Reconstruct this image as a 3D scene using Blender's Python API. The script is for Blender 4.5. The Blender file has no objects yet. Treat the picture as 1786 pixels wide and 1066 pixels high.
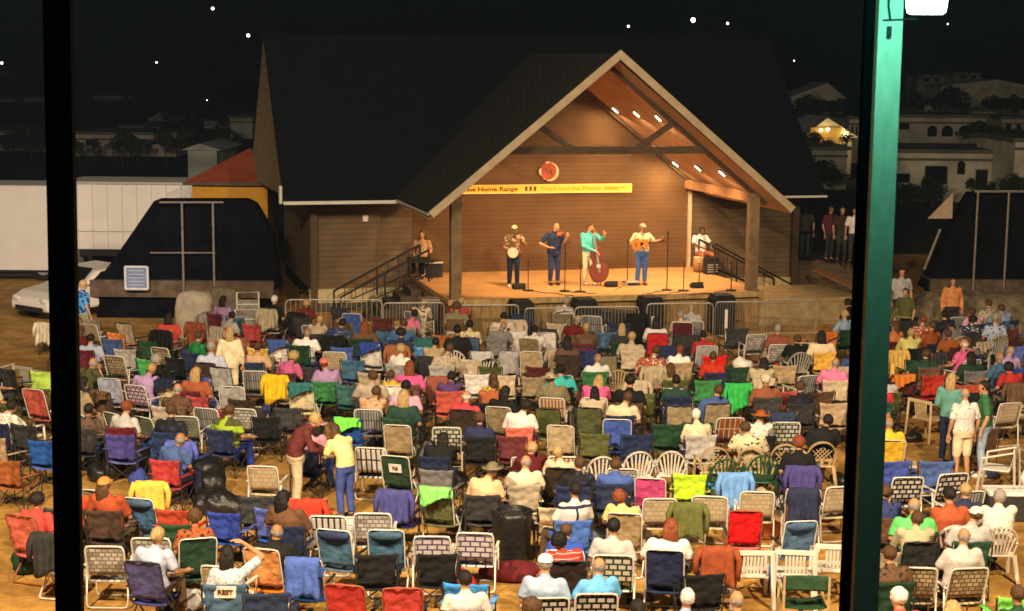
import bpy, math, random
from math import sin, cos, tan, pi, radians as R, atan2, sqrt
from mathutils import Vector, Matrix, noise
random.seed(7)
SC = bpy.context.scene
COL = SC.collection
# ------------------------------------------------------------ camera
FPX, CX, CY, CAMH = 2790.0, 893.0, 533.0, 7.2
PITCH, ROLL = .1502, .0095
cd = bpy.data.cameras.new("camera")
cam = bpy.data.objects.new("camera", cd); COL.objects.link(cam)
cd.sensor_width = 36; cd.lens = 36 * FPX / 1786
cd.clip_start = 0.1; cd.clip_end = 3000
cam.location = (0, 0, CAMH); cam.rotation_euler = (Matrix.Rotation(pi / 2 - PITCH, 3, 'X') @ Matrix.Rotation(ROLL, 3, 'Z')).to_euler()
SC.camera = cam
cd.dof.use_dof = True; cd.dof.focus_distance = 34; cd.dof.aperture_fstop = 11
# ------------------------------------------------------------ world, night sky
W = bpy.data.worlds.new("World"); SC.world = W; W.use_nodes = True
nt = W.node_tree
sky = nt.nodes.new("ShaderNodeTexSky"); sky.sky_type = 'NISHITA'; sky.sun_disc = False
sky.sun_elevation = R(-3.0); sky.sun_rotation = R(180)
bg = nt.nodes["Background"]; nt.links.new(sky.outputs[0], bg.inputs[0]); bg.inputs[1].default_value = 0.12
SC.view_settings.view_transform = 'Standard'; SC.view_settings.look = 'None'
SC.view_settings.exposure = 0.0; SC.view_settings.gamma = 1.0
SC.cycles.use_denoising = True
SC.cycles.filter_width = 1.6
SC.cycles.sample_clamp_indirect = 4.0
SC.cycles.max_bounces = 5
def lamp(name, kind, loc, target, energy, color, size=1.0, spot=None, blend=.4):
    ld = bpy.data.lights.new(name, kind); ld.energy = energy; ld.color = color
    if kind == 'AREA': ld.shape = 'RECTANGLE'; ld.size = size[0]; ld.size_y = size[1]
    else: ld.shadow_soft_size = size
    if kind == 'SPOT': ld.spot_size = R(spot); ld.spot_blend = blend
    o = bpy.data.objects.new(name, ld); COL.objects.link(o); o.location = loc
    o.rotation_euler = (Vector(target) - Vector(loc)).to_track_quat('-Z', 'Y').to_euler()
    return o
# the floodlights on the grandstand, and one added spot for the trailer
lamp("flood_and_added_spot", 'SPOT', (-7, 9.4, 13.5), (-5, 34, 0), 21000, (1, .74, .46), .3, 125)
lamp("flood_and_added_spot", 'SPOT', (8, 9.4, 13.5), (6, 34, 0), 18500, (1, .74, .46), .3, 125)
lamp("flood_and_added_spot", 'SPOT', (-2, 9.4, 14.5), (1, 46, 2), 9500, (1, .82, .60), .3, 76)
lamp("flood_and_added_spot", 'SPOT', (-9, 9.4, 13.5), (-14.5, 51, 2.5), 25000, (1, .86, .74), .3, 22, .5)  # added narrow spot, only to brighten the white truck and trailer
# ------------------------------------------------------------ projection helpers
def ray(px, py):
    a, b = px - CX, py - CY
    dx, dz = (a * cos(ROLL) + b * sin(ROLL)) / FPX, (a * sin(ROLL) - b * cos(ROLL)) / FPX
    return Vector((dx, cos(PITCH) + dz * sin(PITCH), -sin(PITCH) + dz * cos(PITCH)))
def G(px, py, z=0.0):
    d = ray(px, py); t = (z - CAMH) / d.z
    return Vector((0, 0, CAMH)) + d * t
def WY(px, py, Y):
    d = ray(px, py); return Vector((0, 0, CAMH)) + d * (Y / d.y)
def proj(p):
    v = Vector(p) - Vector((0, 0, CAMH))
    f = v.y * cos(PITCH) - v.z * sin(PITCH); u = v.y * sin(PITCH) + v.z * cos(PITCH)
    a, b = FPX * v.x / f, -FPX * u / f
    return CX + a * cos(ROLL) - b * sin(ROLL), CY + a * sin(ROLL) + b * cos(ROLL)
# ------------------------------------------------------------ materials
def s2l(c): return tuple((x / 12.92 if x <= .04045 else ((x + .055) / 1.055) ** 2.4) for x in c)
MATS = {}
def mat(name, col, rough=.8, metal=0, var=.12, scale=6.0, bump=0.0, emit=None, spec=.3, col2=None, stretch=None, bscale=None):
    if name in MATS: return MATS[name]
    m = bpy.data.materials.new(name); m.use_nodes = True
    n = m.node_tree.nodes; l = m.node_tree.links
    b = n["Principled BSDF"]; b.inputs["Roughness"].default_value = rough
    b.inputs["Metallic"].default_value = metal; b.inputs["Specular IOR Level"].default_value = spec
    tc = n.new("ShaderNodeTexCoord"); mp = n.new("ShaderNodeMapping")
    l.new(tc.outputs["Object"], mp.inputs[0])
    if stretch: mp.inputs["Scale"].default_value = stretch
    nz = n.new("ShaderNodeTexNoise"); nz.inputs["Scale"].default_value = scale; nz.inputs["Detail"].default_value = 5
    l.new(mp.outputs[0], nz.inputs["Vector"])
    cr = n.new("ShaderNodeValToRGB"); cr.color_ramp.elements[0].position = .3; cr.color_ramp.elements[1].position = .7
    a = tuple(max(0, c * (1 - var)) for c in col); z = col2 or tuple(min(1, c * (1 + var)) for c in col)
    cr.color_ramp.elements[0].color = (*a, 1); cr.color_ramp.elements[1].color = (*z, 1)
    l.new(nz.outputs["Fac"], cr.inputs[0]); l.new(cr.outputs[0], b.inputs["Base Color"])
    if bump:
        bp = n.new("ShaderNodeBump"); bp.inputs["Strength"].default_value = bump; bp.inputs["Distance"].default_value = .03
        nb = n.new("ShaderNodeTexNoise"); nb.inputs["Scale"].default_value = bscale or scale * 2; nb.inputs["Detail"].default_value = 4
        l.new(mp.outputs[0], nb.inputs["Vector"]); l.new(nb.outputs["Fac"], bp.inputs["Height"]); l.new(bp.outputs[0], b.inputs["Normal"])
    if emit:
        b.inputs["Emission Color"].default_value = (*emit[0], 1); b.inputs["Emission Strength"].default_value = emit[1]
    MATS[name] = m; return m
def brick(name, c1, c2, mortar, w, h, msize, rough=.8, swap=('X', 'Z'), offset=.5, bump=.0, spec=.3):
    """bricks, boards, woven straps: X = along, Z = up"""
    if name in MATS: return MATS[name]
    m = bpy.data.materials.new(name); m.use_nodes = True
    n = m.node_tree.nodes; l = m.node_tree.links; b = n["Principled BSDF"]
    b.inputs["Roughness"].default_value = rough; b.inputs["Specular IOR Level"].default_value = spec
    tc = n.new("ShaderNodeTexCoord"); sp = n.new("ShaderNodeSeparateXYZ"); cb = n.new("ShaderNodeCombineXYZ")
    l.new(tc.outputs["Object"], sp.inputs[0])
    l.new(sp.outputs[swap[0]], cb.inputs[0]); l.new(sp.outputs[swap[1]], cb.inputs[1])
    br = n.new("ShaderNodeTexBrick"); l.new(cb.outputs[0], br.inputs["Vector"])
    br.inputs["Color1"].default_value = (*c1, 1); br.inputs["Color2"].default_value = (*c2, 1); br.inputs["Mortar"].default_value = (*mortar, 1)
    br.inputs["Scale"].default_value = 1; br.inputs["Brick Width"].default_value = w; br.inputs["Row Height"].default_value = h
    br.inputs["Mortar Size"].default_value = msize; br.inputs["Mortar Smooth"].default_value = .1; br.offset = offset
    nz = n.new("ShaderNodeTexNoise"); nz.inputs["Scale"].default_value = 2.3; nz.inputs["Detail"].default_value = 6
    l.new(tc.outputs["Object"], nz.inputs["Vector"])
    mx = n.new("ShaderNodeMixRGB"); mx.blend_type = 'MULTIPLY'; mx.inputs[0].default_value = .5
    l.new(br.outputs["Color"], mx.inputs[1]); l.new(nz.outputs["Fac"], mx.inputs[2]); l.new(mx.outputs[0], b.inputs["Base Color"])
    if bump:
        bp = n.new("ShaderNodeBump"); bp.inputs["Strength"].default_value = bump; bp.inputs["Distance"].default_value = .02; bp.invert = True
        l.new(br.outputs["Fac"], bp.inputs["Height"]); l.new(bp.outputs[0], b.inputs["Normal"])
    MATS[name] = m; return m
# ------------------------------------------------------------ mesh builder
class MB:
    def __init__(s): s.v = []; s.f = []; s.m = []
    def add(s, vs, fs, mi=0):
        o = len(s.v); s.v += [tuple(x) for x in vs]; s.f += [tuple(i + o for i in f) for f in fs]; s.m += [mi] * len(fs); return s
    def box(s, c, d, rz=0, mi=0, M=None):
        hx, hy, hz = d[0] / 2, d[1] / 2, d[2] / 2
        vs = [Vector((x, y, z)) for z in (-hz, hz) for y in (-hy, hy) for x in (-hx, hx)]
        Q = M if M is not None else Matrix.Rotation(rz, 3, 'Z')
        vs = [Q @ v + Vector(c) for v in vs]
        return s.add(vs, [(0, 2, 3, 1), (4, 5, 7, 6), (0, 1, 5, 4), (2, 6, 7, 3), (0, 4, 6, 2), (1, 3, 7, 5)], mi)
    def bar(s, a, b, w, h, mi=0, up=(0, 0, 1)):
        a = Vector(a); b = Vector(b); d = (b - a); L = d.length; d.normalize()
        x = d.cross(Vector(up))
        if x.length < 1e-4: x = d.cross(Vector((0, 1, 0)))
        x.normalize(); z = x.cross(d).normalized()
        M = Matrix((x, d, z)).transposed()
        return s.box((a + b) / 2, (w, L, h), M=M, mi=mi)
    def tube(s, pts, r, n=6, mi=0, caps=True):
        pts = [Vector(p) for p in pts]; rs = r if isinstance(r, (list, tuple)) else [r] * len(pts)
        o = len(s.v); px = None
        for i, p in enumerate(pts):
            d = (pts[min(i + 1, len(pts) - 1)] - pts[max(i - 1, 0)]).normalized()
            if px is None:
                px = d.cross(Vector((0, 0, 1)))
                if px.length < .05: px = d.cross(Vector((0, 1, 0)))
            px = (px - d * px.dot(d)).normalized(); py = d.cross(px)
            for k in range(n):
                a = 2 * pi * k / n; s.v.append(tuple(p + (px * cos(a) + py * sin(a)) * rs[i]))
        for i in range(len(pts) - 1):
            for k in range(n):
                k2 = (k + 1) % n; s.f.append((o + i * n + k, o + i * n + k2, o + (i + 1) * n + k2, o + (i + 1) * n + k)); s.m.append(mi)
        if caps:
            s.f.append(tuple(o + k for k in reversed(range(n)))); s.m.append(mi)
            e = o + (len(pts) - 1) * n; s.f.append(tuple(e + k for k in range(n))); s.m.append(mi)
        return s
    def limb(s, pts, rs, n=10):
        """tapered limb with rounded ends"""
        pts = [Vector(p) for p in pts]
        d0 = (pts[0] - pts[1]).normalized(); d1 = (pts[-1] - pts[-2]).normalized()
        P = [pts[0] + d0 * rs[0] * .95, pts[0] + d0 * rs[0] * .6]; Q = [rs[0] * .3, rs[0] * .8]
        P += pts; Q += list(rs)
        P += [pts[-1] + d1 * rs[-1] * .6, pts[-1] + d1 * rs[-1] * .95]; Q += [rs[-1] * .8, rs[-1] * .3]
        return s.tube(P, Q, n)
    def ell(s, c, r, n=12, m=8, M=None, mi=0, keep=None):
        c = Vector(c); o = len(s.v); vs = []
        for i in range(m + 1):
            t = pi * i / m
            for k in range(n):
                a = 2 * pi * k / n
                v = Vector((r[0] * sin(t) * cos(a), r[1] * sin(t) * sin(a), r[2] * cos(t)))
                if M is not None: v = M @ v
                vs.append(c + v)
        fs = []
        for i in range(m):
            for k in range(n):
                k2 = (k + 1) % n; q = (i * n + k, (i + 1) * n + k, (i + 1) * n + k2, i * n + k2)
                if i == 0: q = (q[0], q[1], q[2])
                elif i == m - 1: q = (q[0], q[1], q[3])
                if keep is None or keep(sum((vs[j] for j in q), Vector()) / len(q) - c): fs.append(q)
        return s.add(vs, fs, mi)
    def loft(s, secs, n=14, caps=True):
        """secs: (center, rx, ry) horizontal-ish ellipses, x axis fixed"""
        o = len(s.v); C = [Vector(q[0]) for q in secs]
        for i, (c, rx, ry) in enumerate(secs):
            d = (C[min(i + 1, len(C) - 1)] - C[max(i - 1, 0)]).normalized()
            x = Vector((1, 0, 0)); x = (x - d * x.dot(d)).normalized(); y = d.cross(x)
            for k in range(n):
                a = 2 * pi * k / n; s.v.append(tuple(Vector(c) + x * cos(a) * rx + y * sin(a) * ry))
        for i in range(len(secs) - 1):
            for k in range(n):
                k2 = (k + 1) % n; s.f.append((o + i * n + k, o + i * n + k2, o + (i + 1) * n + k2, o + (i + 1) * n + k)); s.m.append(0)
        if caps:
            s.f.append(tuple(o + k for k in reversed(range(n)))); e = o + (len(secs) - 1) * n; s.f.append(tuple(e + k for k in range(n))); s.m += [0, 0]
        return s
    def prism(s, pts, depth, axis='Y', c=(0, 0, 0), mi=0):
        """outline pts (a,b) extruded by depth; axis Y -> a=x,b=z ; X -> a=y,b=z ; Z -> a=x,b=y"""
        n = len(pts); vs = []
        for t in (-depth / 2, depth / 2):
            for a, b in pts:
                v = {'Y': (a, t, b), 'X': (t, a, b), 'Z': (a, b, t)}[axis]; vs.append(Vector(v) + Vector(c))
        fs = [tuple(range(n)), tuple(range(2 * n - 1, n - 1, -1))] + [(i, i + n, (i + 1) % n + n, (i + 1) % n) for i in range(n)]
        return s.add(vs, fs, mi)
    def grid(s, fn, nu, nv, mi=0, thick=0):
        o = len(s.v)
        for j in range(nv + 1):
            for i in range(nu + 1): s.v.append(tuple(fn(i / nu, j / nv)))
        for j in range(nv):
            for i in range(nu):
                a = o + j * (nu + 1) + i; s.f.append((a, a + 1, a + nu + 2, a + nu + 1)); s.m.append(mi)
        return s
    def xf(s, M):
        s.v = [tuple(M @ Vector(v)) for v in s.v]; return s
    def join(s, o):
        k = len(s.v); s.v += o.v; s.f += [tuple(i + k for i in f) for f in o.f]; s.m += o.m; return s
    def mesh(s, name, smooth=False, remesh=None, fix=True):
        me = bpy.data.meshes.new(name); me.from_pydata(s.v, [], s.f); me.validate(); me.update()
        if fix:
            import bmesh
            bm = bmesh.new(); bm.from_mesh(me); bmesh.ops.recalc_face_normals(bm, faces=bm.faces); bm.to_mesh(me); bm.free()
        if len(set(s.m)) > 1 and len(me.polygons) == len(s.m):
            me.polygons.foreach_set("material_index", s.m)
        if remesh:
            t = bpy.data.objects.new("t", me); COL.objects.link(t)
            md = t.modifiers.new("r", 'REMESH'); md.mode = 'VOXEL'; md.voxel_size = remesh
            sm = t.modifiers.new("s", 'SMOOTH'); sm.factor = .5; sm.iterations = 3
            dg = bpy.context.evaluated_depsgraph_get()
            m2 = bpy.data.meshes.new_from_object(t.evaluated_get(dg)); bpy.data.objects.remove(t); me = m2; me.name = name
        if smooth: me.polygons.foreach_set("use_smooth", [True] * len(me.polygons))
        return me
    def build(s, name, mats, parent=None, smooth=False, loc=None, solid=0, bevel=0, remesh=None, fix=True):
        me = s.mesh(name, smooth, remesh, fix)
        return place(name, me, mats, parent, loc, solid, bevel)
def place(name, me, mats, parent=None, loc=None, solid=0, bevel=0):
    o = bpy.data.objects.new(name, me); COL.objects.link(o)
    for m in (mats if isinstance(mats, (list, tuple)) else [mats]): me.materials.append(m)
    if parent: o.parent = parent
    if loc: o.location = loc
    if solid: md = o.modifiers.new("s", 'SOLIDIFY'); md.thickness = solid; md.offset = 0
    if bevel: md = o.modifiers.new("b", 'BEVEL'); md.width = bevel; md.segments = 2; md.limit_method = 'ANGLE'
    return o
def tag(o, label=None, cat=None, group=None, kind=None):
    if label: o["label"] = label
    if cat: o["category"] = cat
    if group: o["group"] = group
    if kind: o["kind"] = kind
    return o
def thing(name, label, cat, loc=(0, 0, 0), rz=0, group=None):
    o = bpy.data.objects.new(name, None); COL.objects.link(o); o.location = loc; o.rotation_euler = (0, 0, rz)
    o.empty_display_size = .2
    return tag(o, label, cat, group)
KIDS = {}
def copy_tree(o):
    """a copy of a thing with its parts and sub-parts"""
    c = o.copy(); COL.objects.link(c); out = [c]
    for ch in KIDS.get(o.name) or KIDS.setdefault(o.name, list(o.children)):
        d = copy_tree(ch); d.parent = c
    return c
# ------------------------------------------------------------ ground
gm = mat("trodden_dirt", (.30, .15, .028), .95, var=.35, scale=1.7, bump=.9, col2=(.62, .35, .085), bscale=9)
hm = mat("dark_hillside", (.012, .012, .012), 1, var=.5, scale=.05)
for nd in gm.node_tree.nodes:
    if nd.type == 'TEX_NOISE' and nd.inputs["Detail"].default_value == 5: nd.inputs["Detail"].default_value = 12; nd.inputs["Roughness"].default_value = .68
g = MB().grid(lambda a, b: (-45 + 90 * a, 2 + 60 * b, .025 * noise.noise(Vector((a * 60, b * 40, 0)))), 90, 60)
tag(g.build("ground", gm, smooth=True, fix=False), kind='structure')
def hz(y, x=0):
    K = [(56, 0), (62, 0.0), (90, -.1), (130, .15), (190, -.2), (250, 1.0), (300, 5), (350, 10), (420, 17), (520, 28), (800, 62), (1500, 150)]
    for (a, za), (b, zb) in zip(K, K[1:]):
        if y <= b: return za + (zb - za) * (y - a) / (b - a)
    return 110
def hfn(a, b):
    y = 61.9 * (1500 / 61.9) ** b; x = (-1 + 2 * a) * y * 1.2
    return (x, y, hz(y) - .03 + (noise.noise(Vector((x * .01, y * .01, 0))) * max(0, y - 150) * .03))
tag(MB().grid(hfn, 80, 70).build("hillside", hm, smooth=True, fix=False), kind='structure')
# ------------------------------------------------------------ bandshell building
PSI = .2567
ORG = Vector((2.6247, 42.6477, 0))
def Bw(u, v, z): return ORG + Vector((u * cos(PSI) - v * sin(PSI), u * sin(PSI) + v * cos(PSI), z))
def toB(p):
    d = Vector(p) - ORG; return Vector((d.x * cos(PSI) + d.y * sin(PSI), -d.x * sin(PSI) + d.y * cos(PSI), d.z))
def ray_plane_B(px, py, n, k):
    """ray with the plane n.p = k in building coordinates"""
    o = toB((0, 0, CAMH)); d = ray(px, py); e = toB(Vector((0, 0, CAMH)) + d) - o
    t = (k - Vector(n).dot(o)) / Vector(n).dot(e); return o + e * t
siding = brick("stage_board_siding", (.150, .080, .030), (.135, .072, .027), (.07, .036, .013), 40, .13, .006, .8, bump=.3)
wingm = brick("wing_board_siding", (.19, .13, .075), (.16, .11, .06), (.09, .06, .03), 3.6, .16, .008, .85, bump=.4)
concm = mat("foundation_cream", (.50, .43, .24), .9, var=.15, scale=3)
roofm = brick("dark_roof_shingles", (.002, .0055, .0085), (.0015, .0042, .0065), (.001, .002, .003), .30, .16, .012, .8, swap=('X', 'Y'), bump=.5, spec=.2)  # darkened in colour because this slope faces the floodlights
roofp = brick("porch_roof_shingles", (.050, .044, .036), (.034, .032, .028), (.012, .012, .012), .16, .30, .012, .8, swap=('X', 'Y'), bump=.5, spec=.2)  # lightened in colour because this slope catches less floodlight
trimm = mat("cream_fascia_paint", (.42, .33, .21), .7, var=.12, scale=4)
gutm = mat("pale_gutter_metal", (.62, .62, .56), .4, var=.08)
ceilm = brick("ceiling_boards", (.78, .48, .28), (.74, .45, .26), (.56, .33, .18), .14, 4.0, .006, .85, swap=('X', 'Y'))
beamm = mat("dark_timber", (.085, .055, .03), .8, var=.3, scale=4, stretch=(1, 1, 8))
postm = mat("brown_timber_post", (.20, .135, .07), .8, var=.25, scale=5, bump=.3)
floorm = brick("stage_floor_boards", (.68, .39, .15), (.62, .35, .135), (.38, .21, .08), 3.6, .14, .004, .6, swap=('X', 'Y'))
frontm = mat("stage_front_boards", (.30, .19, .07), .9, var=.35, scale=5, bump=.4, stretch=(3, 1, .5))
blackm = mat("black_metal", (.012, .012, .012), .5, var=.2)
shell = thing("bandshell", "large timber bandshell with a steep dark shingled roof and a lit open gabled stage", "bandshell", ORG, PSI)
VB = 5.42; UA = -.12
WL = ray_plane_B(540, 450, (0, 1, 0), VB).x; WR = ray_plane_B(1386, 450, (0, 1, 0), VB).x
print('wing walls', WL, WR)
# main walls
BD = 2 * 8.54 - VB
m = MB(); m.box(((WL - 4.35) / 2, VB + .1, 2.1), (-4.35 - WL, .2, 2.9)); m.box(((WR + 4.35) / 2, VB + .1, 2.1), (WR - 4.35, .2, 2.9)); m.box((WL + .1, (VB + BD) / 2 + .1, 2.1), (.2, BD - VB - .2, 2.9)); m.box((WR - .1, (VB + BD) / 2 + .1, 2.1), (.2, BD - VB - .2, 2.9)); m.box(((WL + WR) / 2, BD + .1, 2.1), (WR - WL, .2, 2.9))
m.build("wing_wall", wingm, shell)
m = MB(); sl = (7.46 - 3.4) / 4.98
zc = lambda u: 7.25 - abs(u - UA) * sl   # underside of the porch roof
zw = 3.55
m.prism([(-4.345, 1.05), (4.345, 1.05), (4.345, zc(4.345)), (UA, zc(UA)), (-4.345, zc(-4.345))], .2, 'Y', (0, VB + .098, 0))
m.build("back_wall", siding, shell)
m = MB(); m.box(((WL - 4.45) / 2, VB - .02, .46), (-4.4 - WL, .3, .4)); m.build("foundation_strip", concm, shell); m = MB(); m.box(((WR + 4.45) / 2, VB - .02, .46), (WR - 4.4, .3, .4)); m.build("foundation_strip", concm, shell)
m = MB(); m.box(((WL + WR) / 2, VB + .0, .13), (WR - WL + .1, .36, .26)); m.build("footing", mat("grey_footing", (.09, .08, .05), .95, var=.3), shell)
# main roof
m = MB(); vE, vR, vK = 3.79, 8.54, 13.29; RZ = 7.99; EZ = 3.38; EL, ER = UA - 8.18, UA + 8.18
def slab(mb, a, b, c, d, t=.16):
    a, b, c, d = map(Vector, (a, b, c, d)); n = (b - a).cross(d - a).normalized() * t
    if n.z > 0: n = -n
    vs = [a, b, c, d, a + n, b + n, c + n, d + n]
    mb.add(vs, [(0, 1, 2, 3), (7, 6, 5, 4), (0, 4, 5, 1), (1, 5, 6, 2), (2, 6, 7, 3), (3, 7, 4, 0)])
# front slope is cut round the porch: left piece, right piece, top piece
def fz(v): return EZ + (v - vE) * (RZ - EZ) / (vR - vE)
rt = 7.4; vtop = vE + (rt - EZ) / ((RZ - EZ) / (vR - vE))
m.add([(EL, vE, EZ), (UA - 5.0, vE, EZ), (UA, vtop, rt), (UA, vR, RZ), (EL, vR, RZ)], [(0, 1, 2, 3, 4)])
m.add([(ER, vE, EZ), (UA + 5.0, vE, EZ), (UA, vtop, rt), (UA, vR, RZ), (ER, vR, RZ)], [(0, 1, 2, 3, 4)])
m.add([(EL, vR, RZ), (ER, vR, RZ), (ER, vK, EZ), (EL, vK, EZ)], [(0, 1, 2, 3)])
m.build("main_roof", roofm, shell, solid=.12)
m = MB()
gwm = brick("tan_gable_shingles", (.44, .33, .18), (.38, .29, .16), (.25, .18, .10), .3, .14, .008, .85, swap=('Y', 'Z'), bump=.3)
for ux in (EL + .06, ER - .06):
    m = MB(); m.prism([(vE + .35, 3.5), (vK - .1, 3.36), (vR, RZ - .12)], .1, 'X', (ux, 0, 0)); m.build("gable_wall", gwm, shell)
# porch roof
VF = -.86
uL, uR = UA - 4.98, UA + 4.98; AP = (UA, 7.46)
m = MB()
for ue in (uL, uR):
    ze = 3.42
    m.add([(ue, VF + .02, ze), (AP[0], VF + .02, AP[1]), (AP[0], vtop + .2, AP[1]), (ue, vE + .2, ze)], [(0, 1, 2, 3)])
o = m.build("porch_roof", roofp, shell, solid=.1)
m = MB()
for ue in (uL, uR):
    ze = 3.42; dz = .16
    m.add([(ue, VF + .05, ze - dz), (AP[0], VF + .05, AP[1] - dz - .02), (AP[0], VB, AP[1] - dz - .02), (ue, VB, ze - dz)], [(0, 1, 2, 3)])
m.build("porch_ceiling", ceilm, shell)
m = MB()
for ue in (uL, uR):
    a = Vector((ue, VF - .03, 3.37)); b = Vector((AP[0] + (.06 if ue < 0 else -.06), VF - .03 - (.003 if ue < 0 else 0), 7.50)); m.bar(a, b, .07, .2, up=(0, 1, 0) if 0 else (0, 0, 1))
m.build("fascia_board", trimm, shell, bevel=.01)
m = MB(); m.box(((EL + uL) / 2, vE - .06, EZ - .06), (uL - EL, .12, .09)); m.build("gutter", gutm, shell)
m = MB(); m.box(((ER + uR) / 2, vE - .06, EZ - .06), (ER - uR, .12, .06)); m.build("gutter", gutm, shell)
m = MB(); m.tube([(EL - .07, vE - .05, 3.8), (EL - .07, vE - .05, 3.3)], .05); m.build("vent_pipe", gutm, shell)
m = MB(); m.bar((uL - .02, -.7, 3.37), (uL - .03, vE, 3.36), .06, .05); m.build("gutter", gutm, shell)
# roof trusses
for vv in (.25, VB - .25):
    m = MB()
    for ue, sg in ((uL + .3, -1), (uR - .3, 1)):
        dzz = .23
        m.bar((ue, vv, 3.42 + .3 * sl - dzz), (AP[0], vv + .004 * sg, AP[1] - dzz), .12, .13)
    if vv < 1:
        zt = 4.93; hw = (7.3 - zt) / sl - .12
        m.box((AP[0], vv, zt), (2 * hw, .13, .2))
        for sg in (-1, 1): m.bar((AP[0] + sg * .85, vv + .02, zt), (AP[0] + sg * 1.95, vv + .02, 5.66), .12, .14)
    m.build("roof_truss", beamm, shell)
# columns and plates
for u in (-4.2, 4.2):
    m = MB(); m.box((u, .25, 1.05 + 1.35), (.28, .28, 2.7)); m.build("column", postm, shell, bevel=.015)
    m = MB(); m.box((u, 2.85, 3.62), (.24, 4.9, .26)); m.build("plate_beam", mat("orange_timber", (.24, .125, .05), .7, var=.2, scale=3), shell)
m = MB(); m.box((4.3, VB - .06, 2.3), (.10, .10, 2.5)); m.build("corner_trim", mat("pale_wood_trim", (.55, .40, .26), .6), shell)
for u in (WL + .1, WR - .1):
    m = MB(); m.box((u, VB - .15, 1.75), (.2, .2, 3.4)); m.build("corner_post", beamm, shell)
m = MB(); m.box((5.3, .28, 3.1), (.1, .1, .1)); 
m = MB(); WX = ray_plane_B(637, 381, (0, 1, 0), VB - .06); m.box((WX.x, VB - .06, WX.z), (.17, .12, .2)); m.build("wall_lamp", mat("unlit_lamp_glass", (.75, .62, .5), .4), shell, bevel=.03)
# stage platform
m = MB(); m.box((0, VB / 2 - .04, .98), (8.9, VB + .06, .14)); m.build("stage_floor", floorm, shell, bevel=.01)
m = MB(); m.box((0, .12, .455), (8.7, .1, .91)); m.box((-4.33, VB / 2, .455), (.1, VB - .2, .91)); m.box((4.33, VB / 2, .455), (.1, VB - .2, .91)); m.build("stage_skirt", frontm, shell)
m = MB(); m.box((0, -.087, .98), (8.93, .03, .15)); m.build("stage_edge_trim", mat("worn_stage_edge", (.42, .29, .12), .7, var=.3, scale=6), shell)
# side platform at the right, with sloping rail
m = MB(); m.box((5.95, 1.5, .72), (3.1, 2.6, .12)); m.box((5.95, .25, .33), (3.1, .1, .64)); m.build("side_platform", mat('tan_side_boards', (.34, .25, .12), .9, var=.3, scale=4), shell)
# stairs with handrails, both sides
for sg, u0 in ((-1, -4.5), (1, 4.5)):
    m = MB(); vv = 3.9
    for k in range(5): m.box((u0 + sg * (.15 + .3 * k), vv, (1.05 - .18 * (k + 1)) / 2), (.3, 1.3, 1.05 - .18 * (k + 1)))
    st = m.build("stairs", mat("dark_stair_boards", (.06, .045, .03), .8, var=.3), shell)
    for dv in (-.68, .62):
        m = MB(); a = (u0 - sg * .2, vv + dv); e = (u0 + sg * 2.3, vv + dv)
        p0 = Vector((a[0], a[1], 2.0)); p1 = Vector((e[0], e[1], .72)); q0 = Vector((a[0], a[1], 1.3)); q1 = Vector((e[0], e[1], .25))
        m.tube([p0, p1], .03); m.tube([q0, q1], .022)
        for k in range(9):
            t = k / 8; m.tube([p0.lerp(p1, t), q0.lerp(q1, t) - Vector((0, 0, .2 if k in (0, 4, 8) else 0))], .03 if k in (0, 4, 8) else .011, 5)
        m.build("handrail", blackm, st)
# ceiling lights
warm = mat("lit_ceiling_strip", (.9, .9, .8), .5, emit=((1, .82, .55), 14))
for px, py in ((1073, 193), (1110, 200), (1148, 207), (1178, 287), (1217, 294), (1259, 303)):
    kz = AP[1] - .22 + AP[0] * sl
    p = ray_plane_B(px, py, (sl, 0, 1), kz)
    f = thing("ceiling_light", "lit strip light on the %s row of the porch ceiling, %s of three" % (("upper", "lower")[py > 250], {1073: "deepest", 1178: "deepest", 1110: "middle", 1217: "middle"}.get(px, "nearest the front")), "ceiling light", Bw(*p), 0, "strip lights on the porch ceiling")
    f.rotation_euler = (Matrix.Rotation(PSI, 3, 'Z') @ Matrix.Rotation(math.atan(sl), 3, 'Y')).to_euler()
    m = MB(); m.box((0, 0, .06), (.24, .12, .1)); m.build("housing", beamm, f)
    m = MB(); m.box((0, 0, -.0), (.2, .085, .02)); m.build("diffuser", warm, f)
    q = Bw(p.x - .05, p.y, p.z - .12)
    l = lamp("strip_lamp", 'AREA', q, Bw(p.x - 1.2, p.y + 1.0, 0), 60, (1, .63, .32), (.3, .2))
# added wash spots high in the gable, brightening the stage
lamp("added_stage_wash", 'SPOT', Bw(-2.2, .7, 5.0), Bw(-1.5, 3.6, 1.0), 980, (1, .59, .27), .15, 105)
lamp("added_stage_wash", 'SPOT', Bw(1.6, .7, 5.0), Bw(1.3, 3.6, 1.0), 980, (1, .59, .27), .15, 105)
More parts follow.
